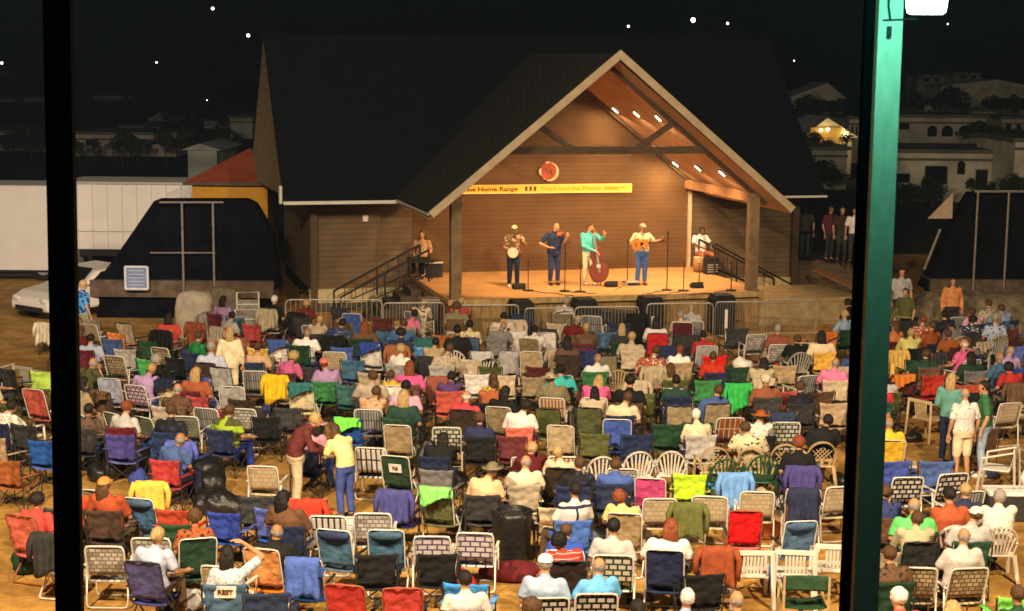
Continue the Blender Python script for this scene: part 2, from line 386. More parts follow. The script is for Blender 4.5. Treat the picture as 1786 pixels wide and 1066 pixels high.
# banner and emblem
def text(body, size, loc, parent, m, name, rot=(pi / 2, 0, 0), ext=.004, align='CENTER', bold=False, sx=1.0):
    c = bpy.data.curves.new(name, 'FONT'); c.body = body; c.size = size; c.extrude = ext; c.align_x = align; c.align_y = 'CENTER'
    if bold: c.offset = size * .02
    o = bpy.data.objects.new("t", c); COL.objects.link(o)
    me = bpy.data.meshes.new_from_object(o.evaluated_get(bpy.context.evaluated_depsgraph_get())); bpy.data.objects.remove(o)
    o = place(name, me, m, parent, loc); o.rotation_euler = rot; o.scale = (sx, 1, 1); return o
bz0 = ray_plane_B(1102, 320, (0, 1, 0), VB - .1); bz1 = ray_plane_B(812, 340, (0, 1, 0), VB - .1)
bu1, bu0 = bz0.x, bz1.x - .35; bzt, bzb = bz0.z, bz1.z + .02
bn = thing("stage_banner", "long yellow banner with dark lettering across the stage back wall", "banner", Bw((bu0 + bu1) / 2, VB - .1, bzb), PSI)
bw, bh = bu1 - bu0, bzt - bzb
MB().box((0, 0, bh / 2), (bw, .02, bh)).build("cloth_panel", mat("yellow_banner_cloth", (.82, .52, .06), .7, var=.05), bn)
m = MB(); m.box((0, -.013, bh - .02), (bw, .006, .035)); m.box((0, -.013, .02), (bw, .006, .035)); m.box((bw / 2 - .018, -.0135, bh / 2), (.035, .006, bh - .08)); m.build("border", mat("pale_orange_border", (.85, .60, .25), .7), bn)
tm = mat("brown_lettering", (.10, .04, .008), .8); tm2 = mat("faded_lettering", (.42, .22, .03), .8)
def fit(body, xa, xb, size, m_, bold=False):
    ua, ub = (ray_plane_B(x, 330, (0, 1, 0), VB - .1).x - (bu0 + bu1) / 2 for x in (xa, xb))
    o = text(body, size, (ua, -.016, bh * .5), bn, m_, "lettering", align='LEFT', bold=bold)
    wd = max(v.co.x for v in o.data.vertices); o.scale.x = (ub - ua) / wd
fit("thus Home Range", 806, 903, bh * .62, tm, True)
fit("III", 914, 935, bh * .68, tm, True)
fit("Track and the Mount", 942, 1048, bh * .58, tm2)
m = MB(); m.box((bw / 2 - .52, -.014, bh * .58), (.72, .006, .03)); m.box((bw / 2 - .66, -.014, bh * .4), (.42, .006, .03)); m.build("lettering", tm2, bn)
e = ray_plane_B(957, 299, (0, 1, 0), VB - .1)
em = thing("round_emblem", "round red-brown emblem with a pale broken ring above the yellow banner", "emblem", Bw(*e), PSI)
MB().prism([(.27 * cos(a * pi / 16), .27 * sin(a * pi / 16)) for a in range(32)], .03, 'Y').build("disc", mat("emblem_red_brown", (.26, .055, .018), .6, var=.25, scale=5), em)
m = MB()
def arc(a0, a1, r0, w):
    n = 14; P = [(r0 + w(k / n)) for k in range(n + 1)]
    out = [((r0 + w(k / n)) * cos(a0 + (a1 - a0) * k / n), (r0 + w(k / n)) * sin(a0 + (a1 - a0) * k / n)) for k in range(n + 1)]
    inn = [((r0 - w(k / n)) * cos(a0 + (a1 - a0) * k / n), (r0 - w(k / n)) * sin(a0 + (a1 - a0) * k / n)) for k in range(n, -1, -1)]
    return out + inn
m.prism(arc(R(-105), R(75), .27, lambda t: .012 + .03 * sin(pi * min(1, t * 1.1))), .03, 'Y', (0, -.02, 0))
m.prism(arc(R(85), R(112), .27, lambda t: .024), .03, 'Y', (0, -.02, 0))
m.prism(arc(R(160), R(205), .27, lambda t: .012 + .028 * sin(pi * t)), .03, 'Y', (0, -.02, 0))
m.prism([(-.14 + .025 * cos(k), -.22 + .025 * sin(k)) for k in range(6)], .03, 'Y', (0, -.02, 0))
m.build("ring", mat("emblem_pale_ring", (.75, .42, .25), .5), em)
m = MB(); m.bar((-.1, -.02, .12), (-.02, -.02, -.1), .02, .03, up=(0, 1, 0)); m.bar((-.02, -.021, -.1), (.04, -.021, .08), .02, .03, up=(0, 1, 0)); m.bar((.04, -.022, .08), (.11, -.022, -.12), .02, .03, up=(0, 1, 0)); m.build("mark", mat("emblem_mark", (.16, .03, .01), .6), em)
# ------------------------------------------------------------ near posts of the grandstand and the green lamp
timb = mat("white_painted_timber", (.55, .60, .56), .75, var=.12, scale=7, stretch=(3, 1, 1))
tdark = mat("dark_painted_post", (.012, .02, .03), .8, var=.4, scale=3)
def nearpost(name, label, x0, x1, y1, y2, Y, w, m_, top=-260, bot=1250):
    a = WY(x0 + (x0 - x1) * (-top) / 1066, top, Y); b = WY(x1 + (x1 - x0) * (bot - 1066) / 1066, bot, Y)
    mb = MB(); hw = w / 2; vs = []
    for p in (b, a):
        for dx, dy in ((-hw, -hw * .5), (hw, -hw * .5), (hw, hw * .5), (-hw, hw * .5)): vs.append((p.x + dx, p.y + dy, p.z))
    mb.add(vs, [(3, 2, 1, 0), (4, 5, 6, 7)] + [(i, (i + 1) % 4, (i + 1) % 4 + 4, i + 4) for i in range(4)])
    o = mb.build(name, m_, bevel=.006); return tag(o, label, "post")
nearpost("timber_post", "near unlit dark post crossing the whole height left of the crowd", 101, 122, 0, 0, 8.0, .136, tdark)
# the right post: lit front board and side board blackened in colour to look unlit
pr = thing("timber_post", "tall near timber post lit green at its top by the white lamp", "post")
def board(name, xa0, xa1, xb0, xb1, Y, th, m_, par):
    mb = MB(); P = []
    for (l, r, y) in ((xa0, xa1, -260), (xb0, xb1, 1250)):
        P.append((WY(l, y, Y), WY(r, y, Y)))
    (tl, tr), (bl, br) = P
    vs = [bl, br, tr, tl]; vs += [v + Vector((0, th, 0)) for v in vs]
    mb.add(vs, [(0, 1, 2, 3), (7, 6, 5, 4), (0, 4, 5, 1), (1, 5, 6, 2), (2, 6, 7, 3), (3, 7, 4, 0)])
    return mb.build(name, m_, par, bevel=.004)
board("face_board", 1545, 1588, 1480, 1524, 8.0, .08, timb, pr)
board("side_board", 1522, 1543, 1459, 1478, 8.10, .06, mat("shade_blackened_board", (.002, .003, .005), .95, spec=.02), pr)
pw = WY(1552, 40, 7.98)
m = MB(); m.tube([WY(1555, -60, 7.975), WY(1550, 10, 7.975), WY(1553, 34, 7.975)], .005); m.tube([WY(1540, 35, 7.985), WY(1600, 33, 7.985)], .004); m.box(WY(1551, 55, 7.97), (.02, .02, .05)); m.build("cable", tdark, pr)
lc = WY(1617, -10, 7.4)
fl = thing("wall_lantern", "white glowing lamp with a green cast beside the tall near post", "lamp", lc)
m = MB(); m.loft([((0, 0, -.09), .075, .05), ((0, 0, -.082), .088, .06), ((0, 0, -.06), .092, .065), ((0, 0, .06), .104, .075)], 20); gl = m.build("glass_globe", mat("glowing_lamp_glass", (.9, 1, .95), .3, emit=((.72, 1, .9), 9)), fl, smooth=True)
m = MB(); m.loft([((0, 0, .06), .12, .085), ((0, 0, .1), .08, .06)], 16); m.bar((0, .03, .09), (-.18, .58, .1), .03, .03); m.build("bracket", tdark, fl)
gl.visible_shadow = True
lamp("lantern_light", 'POINT', lc + Vector((-.135, .0, .0)), lc, 27, (.15, 1, .58), .03)
# ------------------------------------------------------------ hillside street lamps
sl_m = mat("lit_street_lamp", (.9, .9, .8), .5, emit=((1, .88, .66), 7))
for i, (px, py, Y, r, lb) in enumerate([(371, 15, 420, .5, "lit street lamp highest on the dark hill left of the bandshell roof"), (433, 62, 330, .42, "lit street lamp beside the peak of the bandshell's tan gable end"), (273, 109, 300, .22, "small lit street lamp above the low flat buildings"), (3, 110, 300, .3, "lit street lamp at the far edge of the dark hill"), (1209, 35, 380, .68, "brightest lit street lamp high above the gable"), (1269, 41, 390, .38, "lit street lamp just past the brightest one above the gable"), (1096, 46, 390, .36, "lit street lamp straight above the gable peak"), (1385, 106, 300, .16, "faint small street lamp above the gabled hillside house"), (1653, 42, 330, .2, "faint street lamp close under the white glowing lamp"), (1597, 156, 250, .22, "faint street lamp above the long low hillside building"), (1710, 235, 170, .1, "tiny street lamp by the arched-window house"), (361, 175, 250, .1, "tiny dim street lamp above the curved white roof")]):
    p = WY(px, py, Y); zg = hz(Y); r *= .8
    t = thing("street_lamp", lb, "street lamp", (p.x, p.y, zg), 0, "street lamps on the dark hillside")
    MB().tube([(0, .2, -2), (0, .2, p.z - zg)], .08 * r * 2).build("pole", tdark, t)
    MB().ell((0, 0, p.z - zg), (r, r, r), 10, 8).build("lamp_head", sl_m, t, smooth=True)
# ------------------------------------------------------------ hillside houses
stucco = mat("pale_stucco", (.72, .68, .54), .9, var=.3, scale=.7)
stucco2 = mat("pinkish_stucco", (.62, .52, .46), .9, var=.3, scale=.7)
stucco3 = mat("grey_stucco", (.52, .53, .46), .9, var=.35, scale=.6)
glassd = mat("dark_window_glass", (.01, .012, .014), .15, spec=.5)
rooff = mat("dull_flat_roof", (.16, .16, .13), .9, var=.3, scale=.5)
def house(label, x0, x1, yt, yb, Y, m_, roof='flat', wins=(), apex=None, depth=7, arch=(), extra=None):
    a = WY(x0, yb, Y); b = WY(x1, yt, Y); w = b.x - a.x; h = b.z - a.z
    t = thing("hillside_house", label, "house", (a.x + w / 2, Y, a.z))
    zb = min(-.2, hz(Y) - a.z - .3)
    MB().box((0, depth / 2, (h + zb) / 2), (w, depth, h - zb)).build("wall", m_, t)
    m = MB()
    if roof == 'flat': m.box((0, depth / 2, h + .1), (w + .4, depth + .4, .2)); m.box((0, -.14, h - .35), (w + .1, .1, .12))
    else:
        ah = (WY(x0, apex[1], Y).z - a.z); ax = WY(apex[0], yb, Y).x - a.x - w / 2
        m.prism([(-w / 2 - .4, h), (w / 2 + .4, h), (ax, ah)], depth + .6, 'Y', (0, depth / 2, 0))
    m.build("roof", rooff if roof == 'flat' else m_ if roof == 'same' else roof, t)
    for (wx0, wx1, wy0, wy1) in wins:
        p = WY(wx0, wy1, Y); q = WY(wx1, wy0, Y); cx_, cz = (p.x + q.x) / 2 - a.x - w / 2, (p.z + q.z) / 2 - a.z
        f = MB().box((cx_, -.03, cz), (q.x - p.x + .14, .08, q.z - p.z + .14)).build("window", stucco3, t)
        MB().box((cx_, -.08, cz), (q.x - p.x, .05, q.z - p.z)).build("pane", glassd, f)
    for (wx0, wx1, wy0, wy1) in arch:
        p = WY(wx0, wy1, Y); q = WY(wx1, wy0, Y); cx_ = (p.x + q.x) / 2 - a.x - w / 2; ww = (q.x - p.x) / 2; z0 = p.z - a.z; z1 = q.z - a.z - ww
        pts = [(cx_ - ww, z0), (cx_ + ww, z0)] + [(cx_ + ww * cos(k * pi / 8), z1 + ww * sin(k * pi / 8)) for k in range(9)]
        MB().prism(pts, .1, 'Y', (0, -.04, 0)).build("window", glassd, t)
    return t, a, w, h
house("long flat-roofed stucco house with one big dark window", 1558, 1760, 268, 350, 88, stucco, wins=[(1612, 1652, 290, 320), (1562, 1586, 303, 318), (1700, 1722, 296, 330)], arch=[(1669, 1683, 281, 304)])
house("boxy stucco house cut off by the picture edge beside the long flat-roofed one", 1766, 1840, 248, 345, 84, stucco)
house("grey two-level house with three arched dark windows", 1558, 1720, 206, 262, 112, stucco3, arch=[(1617, 1634, 219, 238), (1642, 1662, 219, 238), (1671, 1693, 219, 238)], wins=[(1568, 1586, 212, 226)])
house("long pale low building highest on the hill past the near post", 1640, 1800, 152, 192, 165, stucco, wins=[(1730, 1790, 172, 190), (1652, 1668, 170, 184)], roof='same', apex=(1735, 138))
house("small pale gabled house above the house with lit porch lights", 1380, 1468, 172, 200, 150, stucco, roof='same', apex=(1440, 144), wins=[(1398, 1415, 177, 196), (1424, 1432, 176, 190), (1440, 1462, 176, 194)])
house("plain pale retaining building under the lit porch", 1414, 1478, 262, 312, 96, stucco3)
lh, a_, w_, h_ = house("gabled house whose porch glows with yellow lights", 1408, 1486, 240, 258, 105, stucco, roof='same', apex=(1440, 205))
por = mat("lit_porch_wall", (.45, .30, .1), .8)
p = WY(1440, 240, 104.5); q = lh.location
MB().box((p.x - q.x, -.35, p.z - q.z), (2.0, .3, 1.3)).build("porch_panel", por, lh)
glow = mat("porch_bulb", (.9, .8, .5), .5, emit=((1, .72, .3), 18))
for bx, by, r in ((1432, 227, .1), (1444, 226, .1), (1475, 235, .17)):
    c = WY(bx, by, 104.2); MB().ell((c.x - q.x, c.y - q.y, c.z - q.z), (r, r, r), 8, 6).build("porch_light", glow, lh, smooth=True)
lamp("porch_lamp", 'POINT', WY(1438, 230, 103.4), (0, 0, 0), 24, (1, .6, .2), .2)
lamp("porch_lamp", 'POINT', WY(1470, 238, 103.2), (0, 0, 0), 24, (1, .6, .2), .2)
house("wide low pinkish building on the hill above the white trailer", 126, 306, 236, 262, 120, stucco2, wins=[(150, 168, 244, 254), (200, 214, 246, 256), (262, 276, 243, 252)])
house("small square block rising behind the pinkish building", 212, 246, 224, 246, 135, stucco2)
house("low pale building with a rounded end at the far edge of the hill", -30, 50, 232, 258, 125, stucco3, wins=[(-10, 38, 240, 250)])
house("narrow low shed beside the rounded pale building", 54, 78, 240, 256, 125, stucco3, wins=[(58, 70, 246, 255)])
house("faint long building high on the dark hill", -20, 26, 174, 190, 240, stucco3)
house("faint small shed high on the dark hill right of the long one", 42, 74, 172, 186, 240, stucco3)
house("faint flat-roofed building high on the hill above the pinkish one", 163, 214, 168, 182, 250, stucco3)
house("dim pitched house in the middle of the dark hill", 262, 322, 210, 228, 190, stucco2, roof='same', apex=(282, 195))
house("faint pale building on the hill close to the tan gable end", 356, 402, 212, 222, 170, stucco3)
house("dim grey block directly behind the tan gable end", 402, 440, 206, 250, 150, stucco3)
house("white vaulted roof building left of the red roof", 328, 378, 262, 290, 100, stucco3, roof='same', apex=(350, 250))
for i_, (x0, x1, yt, yb, Y, ms, lb) in enumerate((
    (1570, 1606, 176, 196, 170, stucco2, "tiny pale cottage above the arched-window house beside the near lit post"),
    (1612, 1640, 186, 204, 150, stucco, "little square house left of the long pale low building"),
    (1690, 1735, 196, 216, 135, stucco3, "grey cottage below the long pale low building"),
    (1745, 1790, 208, 236, 125, stucco2, "pinkish house with a dark doorway at the picture edge"),
    (1600, 1650, 132, 146, 230, stucco3, "faint distant house highest above the near lit post"),
    (1665, 1712, 128, 140, 240, stucco2, "faint distant pinkish house near the top of the hill"),
    (1480, 1500, 208, 250, 120, stucco, "narrow pale house just left of the near lit post"),
    (1722, 1762, 244, 262, 104, stucco, "low white annex beside the arched-window house"),
    (1386, 1412, 222, 246, 125, stucco3, "small grey house left of the lit porch"))):
    house(lb, x0, x1, yt, yb, Y, ms, wins=[(x0 + (x1 - x0) * .2, x0 + (x1 - x0) * .4, yt + (yb - yt) * .3, yt + (yb - yt) * .75), (x0 + (x1 - x0) * .6, x0 + (x1 - x0) * .78, yt + (yb - yt) * .3, yt + (yb - yt) * .75)])
# shrubs among the houses
shm = mat("night_shrub_leaves", (.035, .045, .02), .9, var=.5, scale=3)
def shrub_mesh(seed):
    rn = random.Random(seed); m = MB(); cl = [(rn.uniform(-.8, .8), rn.uniform(-.5, .5), rn.uniform(.4, 1.5), rn.uniform(.35, .7)) for _ in range(7)]
    for x, y, z, r in cl:
        for _ in range(70):
            d = Vector((rn.gauss(0, 1), rn.gauss(0, 1), rn.gauss(0, 1))).normalized() * r * rn.uniform(.6, 1.05); c = Vector((x, y, z)) + d
            a = Vector((rn.gauss(0, 1), rn.gauss(0, 1), rn.gauss(0, 1))).normalized() * .13; b = a.orthogonal().normalized() * .08
            m.add([c - a, c + b, c + a, c - b], [(0, 1, 2, 3)])
    return m.mesh("crown", fix=False)
SM = [shrub_mesh(i) for i in range(4)]
rs = random.Random(4)
for (x0, x1, yb, Y, n) in ((1380, 1480, 258, 100, 5), (1400, 1480, 318, 92, 5), (1560, 1640, 352, 84, 7), (1690, 1786, 345, 80, 6), (1690, 1786, 250, 108, 6), (1560, 1786, 198, 150, 8), (1380, 1470, 206, 140, 4), (130, 320, 268, 112, 8), (0, 80, 262, 118, 4), (320, 430, 255, 118, 5), (150, 420, 218, 170, 7)):
    for k in range(n):
        p = WY(x0 + (x1 - x0) * (k + rs.random()) / n, yb + rs.uniform(-4, 4), Y); sc = rs.uniform(.4, .85) * Y / 100
        t = thing("shrub", "dark leafy shrub between the houses on the night hillside", "shrub", p, rs.random() * 6, "shrubs on the dark hillside"); t.scale = (sc, sc, sc)
        o = bpy.data.objects.new("crown", rs.choice(SM)); COL.objects.link(o); o.parent = t; 
        if not o.data.materials: o.data.materials.append(shm)
        MB().tube([(0, 0, -3), (0, 0, .8)], .05, 5).build("trunk", beamm, t)
# orange hut with red roof
HY = 51.5
a = WY(336, 378, HY); b = WY(466, 319, HY)
ht = thing("food_hut", "orange-yellow hut with a red hipped roof behind the white trailer", "hut", ((a.x + b.x) / 2, HY, 0))
w = b.x - a.x
MB().box((0, 1.2, b.z / 2), (w, 2.4, b.z)).build("wall", mat("orange_hut_wall", (.46, .22, .015), .8, var=.12), ht)
m = MB(); ax, az = WY(432, 260, HY + 1).x - (a.x + b.x) / 2, WY(432, 260, HY + 1).z
m.add([(-w / 2 - .25, -.2, b.z), (w / 2 + .25, -.2, b.z), (w / 2 + .25, 2.6, b.z), (-w / 2 - .25, 2.6, b.z), (ax, 1.2, az), (ax + .5, 1.2, az)], [(0, 1, 5, 4), (1, 2, 5), (2, 3, 4, 5), (3, 0, 4), (3, 2, 1, 0)])
m.build("roof", mat("red_roof_sheet", (.20, .04, .012), .8, var=.2, scale=2), ht)
MB().box((0, -.24, b.z - .03), (w + .5, .08, .1)).build("eave_board", beamm, ht)
# ------------------------------------------------------------ vehicles and stalls at the left
boxm = mat("truck_box_white", (.70, .66, .62), .45, var=.06, scale=1.5, spec=.4)
tyrem = mat("tyre_rubber", (.012, .012, .012), .9)
rimm = mat("wheel_rim", (.35, .35, .35), .4, metal=.6)
glm = mat("car_glass", (.01, .012, .014), .08, spec=.6)
chas = mat("dark_chassis", (.015, .014, .013), .8)
def wheel(par, c, r, w=.2, ax='X'):
    wh = MB(); wh.tube([Vector(c) - Vector((w / 2, 0, 0)) if ax == 'X' else Vector(c) - Vector((0, w / 2, 0)), Vector(c) + Vector((w / 2, 0, 0)) if ax == 'X' else Vector(c) + Vector((0, w / 2, 0))], r, 20)
    o = wh.build("wheel", tyrem, par, smooth=False)
    d = Vector((w / 2 + .01, 0, 0)) if ax == 'X' else Vector((0, w / 2 + .01, 0))
    MB().tube([Vector(c) - d, Vector(c) + d], r * .58, 16).build("rim", rimm, o)
a = WY(-70, 500, 53); b = WY(110, 322, 52.6)
t = thing("box_truck", "white box truck body at the edge of the picture left of the near dark post", "truck", (a.x, 52, 0))
w = b.x - a.x; z0, z1 = WY(0, 474, 52).z, b.z
m = MB(); m.box((w / 2 - .3, 1.2, (z0 + z1) / 2), (w + .9, 2.3, z1 - z0)); m.build("box_body", boxm, t, bevel=.06)
m = MB(); m.box((w / 2, 1.1, z0 - .1), (w, 1.8, .2)); m.box((w / 2 - .3, .06, z0 + .02), (w + .9, .06, .07)); m.build("chassis", chas, t)
for x in (w - .6, .4): wheel(t, (x, .2, .42), .42, .25, 'Y')
a = WY(112, 435, 53.5); b = WY(342, 319, 53.5)
t = thing("semi_trailer", "long white trailer box behind the black covered rig", "trailer", (a.x, 53.5, 0))
w = b.x - a.x
m = MB(); m.box((w / 2, 1.3, (a.z + b.z) / 2), (w, 2.5, b.z - a.z)); m.build("box_body", boxm, t, bevel=.03)
m = MB(); m.box((w / 2, -.0, a.z + .62), (w - .1, .02, .02)); m.box((w / 2, -.02, b.z - .04), (w, .05, .06)); m.build("rub_rail", mat("trailer_rail", (.4, .38, .36), .5), t)
m = MB(); [m.box((w * k / 9, -.012, (a.z + b.z) / 2), (.012, .006, b.z - a.z - .1)) for k in range(1, 9)]; m.build("panel_seam", mat("trailer_seam", (.58, .55, .52), .5), t)
MB().box((w / 2, 1.3, a.z - .12), (w - .3, 2.1, .24)).build("chassis", chas, t)
m = MB()
for x in (.8, 2.2): m.box((x, .3, a.z / 2 - .1), (.12, .12, a.z - .1))
m.build("landing_leg", chas, t)
for x in (w - .8, w - 1.9): wheel(t, (x, .3, .5), .5, .3, 'Y')
# white car
p = G(52, 561) + Vector((.6, .8, 0)) * 1.1; t = thing("parked_car", "white car with dark windscreen parked half behind the near dark post", "car", p, R(-37))
prof = [(-.0, .30), (.0, .62), (.35, .80), (1.15, .92), (1.75, 1.38), (2.9, 1.42), (3.75, 1.0), (4.2, .95), (4.3, .5), (4.3, .28)]
m = MB(); n = len(prof); W2 = .86
secs = [(-W2, .10, 0), (-W2 * .96, 0, 0), (W2 * .96, 0, 0), (W2, .10, 0)]
m.prism([(y - 1.1, z * (1 if z < 1 else .97)) for y, z in prof[::-1]], 2 * W2, 'X')
carw = mat("car_white_paint", (.74, .68, .60), .25, var=.03, spec=.5)
cb = m.build("body", carw, t, bevel=.09)
m = MB()
for sx in (-1, 1): m.prism([(.22, .93), (.72, 1.30), (1.72, 1.33), (2.45, 1.0)], .03, 'X', (sx * (W2 + .003), 0, 0))
m.build("side_window", glm, t)
m = MB(); m.add([(-.74, .07, .955), (.74, .07, .955), (.66, .60, 1.37), (-.66, .60, 1.37)], [(0, 1, 2, 3)]); m.xf(Matrix.Translation((0, -.03, .015))); m.build("windscreen", glm, t, solid=.02)
for sx in (-1, 1):
    MB().ell((sx * .62, -1.08, .62), (.17, .06, .09), 10, 6).build("headlight", mat("headlight_glass", (.6, .6, .55), .1, spec=.6), t, smooth=True)
    for y in (-.35, 2.4): wheel(t, (sx * .8, y, .31), .31)
MB().box((0, -1.11, .36), (1.2, .04, .14)).build("bumper", chas, t)
# covered rigs
fabk = mat("black_scrim", (.004, .004, .006), .95, var=.5, scale=2, bump=.3, spec=.03)
polem = mat("dull_steel_pole", (.20, .17, .15), .5, var=.3)
deckm = mat("dusty_deck_edge", (.10, .07, .045), .9, var=.4, scale=4)
def rig(label, outl, Y, poles, deck, extra, name="covered_rig"):
    t = thing(name, label, "stage rig", (WY(outl[0][0], 500, Y).x, Y, 0))
    O = t.location
    pts = [(WY(x, y, Y).x - O.x, WY(x, y, Y).z) for x, y in outl]
    MB().prism(pts, .9, 'Y', (0, .5, 0)).build("black_cover", fabk, t, bevel=.05)
    x0, x1, y0, y1 = deck; p, q = WY(x0, y1, Y), WY(x1, y0, Y)
    MB().box(((p.x + q.x) / 2 - O.x, .42, (p.z + q.z) / 2), (q.x - p.x, 1.2, q.z - p.z)).build("deck", deckm, t)
    m = MB(); m.box(((p.x + q.x) / 2 - O.x, .5, p.z / 2 - .02), (q.x - p.x - .2, .8, p.z - .02)); m.build("skirt", fabk, t)
    for x, y0, y1 in poles:
        a = WY(x, y0, Y - .3); b = G(x, y1); b.y = Y - .3; MB().tube([(a.x - O.x, -.3, a.z), (a.x - O.x, -.3, 0)], .032, 8).build("pole", polem, t)
    for (xa, ya, xb, yb, r) in extra:
        a = WY(xa, ya, Y - .3); b = WY(xb, yb, Y - .3); MB().tube([(a.x - O.x, -.3, a.z), (b.x - O.x, -.3, b.z)], r, 6).build("cross_bar", polem, t)
    return t
rg = rig("black fabric-covered rig with two steel poles in front of the white trailer", [(158, 505), (206, 440), (268, 350), (425, 350), (441, 358), (472, 410), (486, 505)], 44.5, [(317, 352, 0), (371, 352, 0)], (160, 478, 490, 516), [(278, 353, 390, 353, .03), (262, 441, 376, 441, .02), (312, 524, 350, 545, .012), (300, 560, 355, 528, .012)])
sg = WY(238, 485, 44.0)
s_ = thing("square_sign", "small square pale blue framed sign hanging on the black rig", "sign", (sg.x, 44.0, sg.z))
m = MB(); hw = .31
for a, b in (((-hw, 0, -hw), (hw, 0, -hw)), ((hw, 0, -hw), (hw, 0, hw)), ((hw, 0, hw), (-hw, 0, hw)), ((-hw, 0, hw), (-hw, 0, -hw))): m.tube([a, b], .035)
m.build("frame", mat("pale_sign_frame", (.62, .62, .66), .5), s_)
MB().box((0, .03, 0), (.6, .02, .6)).build("panel", mat("blue_grey_sign", (.17, .22, .36), .6, var=.15), s_)
m = MB()
for k in range(5): m.box((0, .012, .2 - .1 * k), (.44, .01, .02))
m.build("lettering", mat("pale_sign_lines", (.45, .5, .62), .6), s_)
MB().tube([(0, .1, 0), (0, .5, .05)], .02).build("bracket", polem, s_)
rr = rig("black fabric-covered rig at the far edge beyond the near lit post", [(1612, 505), (1640, 450), (1648, 420), (1700, 338), (1850, 338), (1850, 500)], 45.5, [(1706, 336, 0), (1760, 336, 0)], (1620, 1850, 488, 506), [(1700, 334, 1850, 334, .035), (1612, 470, 1640, 400, .04)])
MB().prism([(WY(1617, 381, 45.2).x - rr.location.x, WY(1617, 381, 45.2).z), (WY(1660, 381, 45.2).x - rr.location.x, WY(1660, 381, 45.2).z), (WY(1661, 336, 45.2).x - rr.location.x, WY(1661, 336, 45.2).z)], .03, 'Y', (0, -.35, 0)).build("tent_flap", mat("tan_canvas", (.36, .27, .19), .9), rr)
# low bank / retaining wall right
bm_ = mat("tan_stone_bank", (.22, .18, .11), .95, var=.5, scale=2.5, bump=.8)
a = WY(1560, 560, 42.3); b = WY(1900, 505, 42.3)
m = MB().grid(lambda u, v: (a.x + (b.x - a.x + 2) * u, 42.5 + 2.5 * v, (.95 * min(1, v * 2.2) + .1 * noise.noise(Vector((u * 12, v * 6, 3)))) * min(1, u * 5)), 30, 10)
tag(m.build("earth_bank", bm_, smooth=True, fix=False), kind='structure')
# platform with black railing right of the bandshell
p = G(1420, 560); t = thing("viewing_platform", "raised platform with black railing beside the bandshell's far corner", "platform", G(1440, 512), PSI)
MB().box((0, 1.3, 1.0), (3.4, 2.6, .14)).build("deck", deckm, t)
MB().box((0, .05, .48), (3.3, .1, .9)).build("skirt", wingm, t)
m = MB()
for z in (2.0, 1.2): m.tube([(-1.65, .02, z), (1.65, .02, z)], .03)
for k in range(19): m.tube([(-1.65 + k * 3.3 / 18, .02, 1.08), (-1.65 + k * 3.3 / 18, .02, 2.0)], .012 if k % 6 else .035, 5)
m.build("railing", blackm, t)
MB().bar(G(1424, 470, .95), G(1492, 502, .75), .3, .06).build("ramp_board", mat("orange_plank", (.38, .18, .07), .7), None)
tag(bpy.data.objects["ramp_board"], "bare orange plank ramp sloping down beside the viewing platform", "plank")
# tarps, folding sign frames
def lump(name, label, cat, loc, sx, sy, sz, m_, seed, rz=0, amp=.25, n=44):
    mb = MB(); mb.ell((0, 0, sz * .45), (sx / 2, sy / 2, sz * .55), n, n // 2)
    if name == 'tarpaulin_heap':
        sq = lambda q, h: math.copysign(min(1, abs(q) / h) ** .45 * h, q); amp = .1
        mb.v = [(sq(x, sx / 2), sq(y, sy / 2), sz * .45 + sq(z - sz * .45, sz * .55)) for x, y, z in mb.v]
    V = []
    for v in mb.v:
        v = Vector(v); q = noise.noise(Vector((v.x * 3.1, v.y * 3.1, v.z * 3.1)) + Vector((seed * 7.3, 0, 0))) + .5 * noise.noise(Vector((v.x * 9, v.y * 9, v.z * 7)) + Vector((0, seed * 3.1, 0)))
        f = 1 + amp * q
        if m_ is globals().get('bagm'): f += .07 * abs(noise.noise(Vector((v.x * 16, v.y * 16, v.z * 9 + seed)))) - .05 * abs(sin(6 * q + v.z * 12))
        V.append((v.x * f, v.y * f, max(0.01, sz * .5 + (v.z - sz * .5) * f)))
    mb.v = V
    o = mb.build(name, m_, smooth=True, loc=loc); o.rotation_euler = (0, 0, rz)
    return tag(o, label, cat)
tarp = mat("beige_tarpaulin", (.42, .37, .30), .8, var=.2, scale=3, bump=.4)
lump("tarpaulin_heap", "tall beige tarpaulin-covered stack behind the steel poles of the rig", "tarpaulin", G(340, 590), 1.0, .7, 1.25, tarp, 2)
lump("tarpaulin_heap", "crumpled low pinkish tarpaulin beside the folding boards", "tarpaulin", G(388, 596), 1.25, .7, .8, mat("pink_grey_tarpaulin", (.34, .28, .25), .8, var=.2, scale=3, bump=.4), 5)
lump("tarpaulin_heap", "small brown bundle on the ground behind the folding boards", "tarpaulin", G(392, 562), .8, .6, 1.0, mat("brown_bundle", (.16, .13, .09), .9, var=.3, bump=.4), 9)
for (x, y, h, lb) in ((433, 594, 1.25, "white-framed folding board at the end of the black rig"), (430, 606, .95, "low white-framed folding board in front of the taller one")):
    p = G(x, y); t = thing("folding_board", lb, "board", p, R(8))
    m = MB(); m.tube([(-.28, 0, 0), (-.28, .12, h), (.28, .12, h), (.28, 0, 0)], .025); m.tube([(-.28, .06, h * .75), (.28, .06, h * .75)], .02); m.build("frame", gutm, t)
    MB().box((0, .09, h * .55), (.5, .03, h * .6)).build("panel", mat("grey_board", (.25, .23, .20), .8, var=.3, scale=6), t)
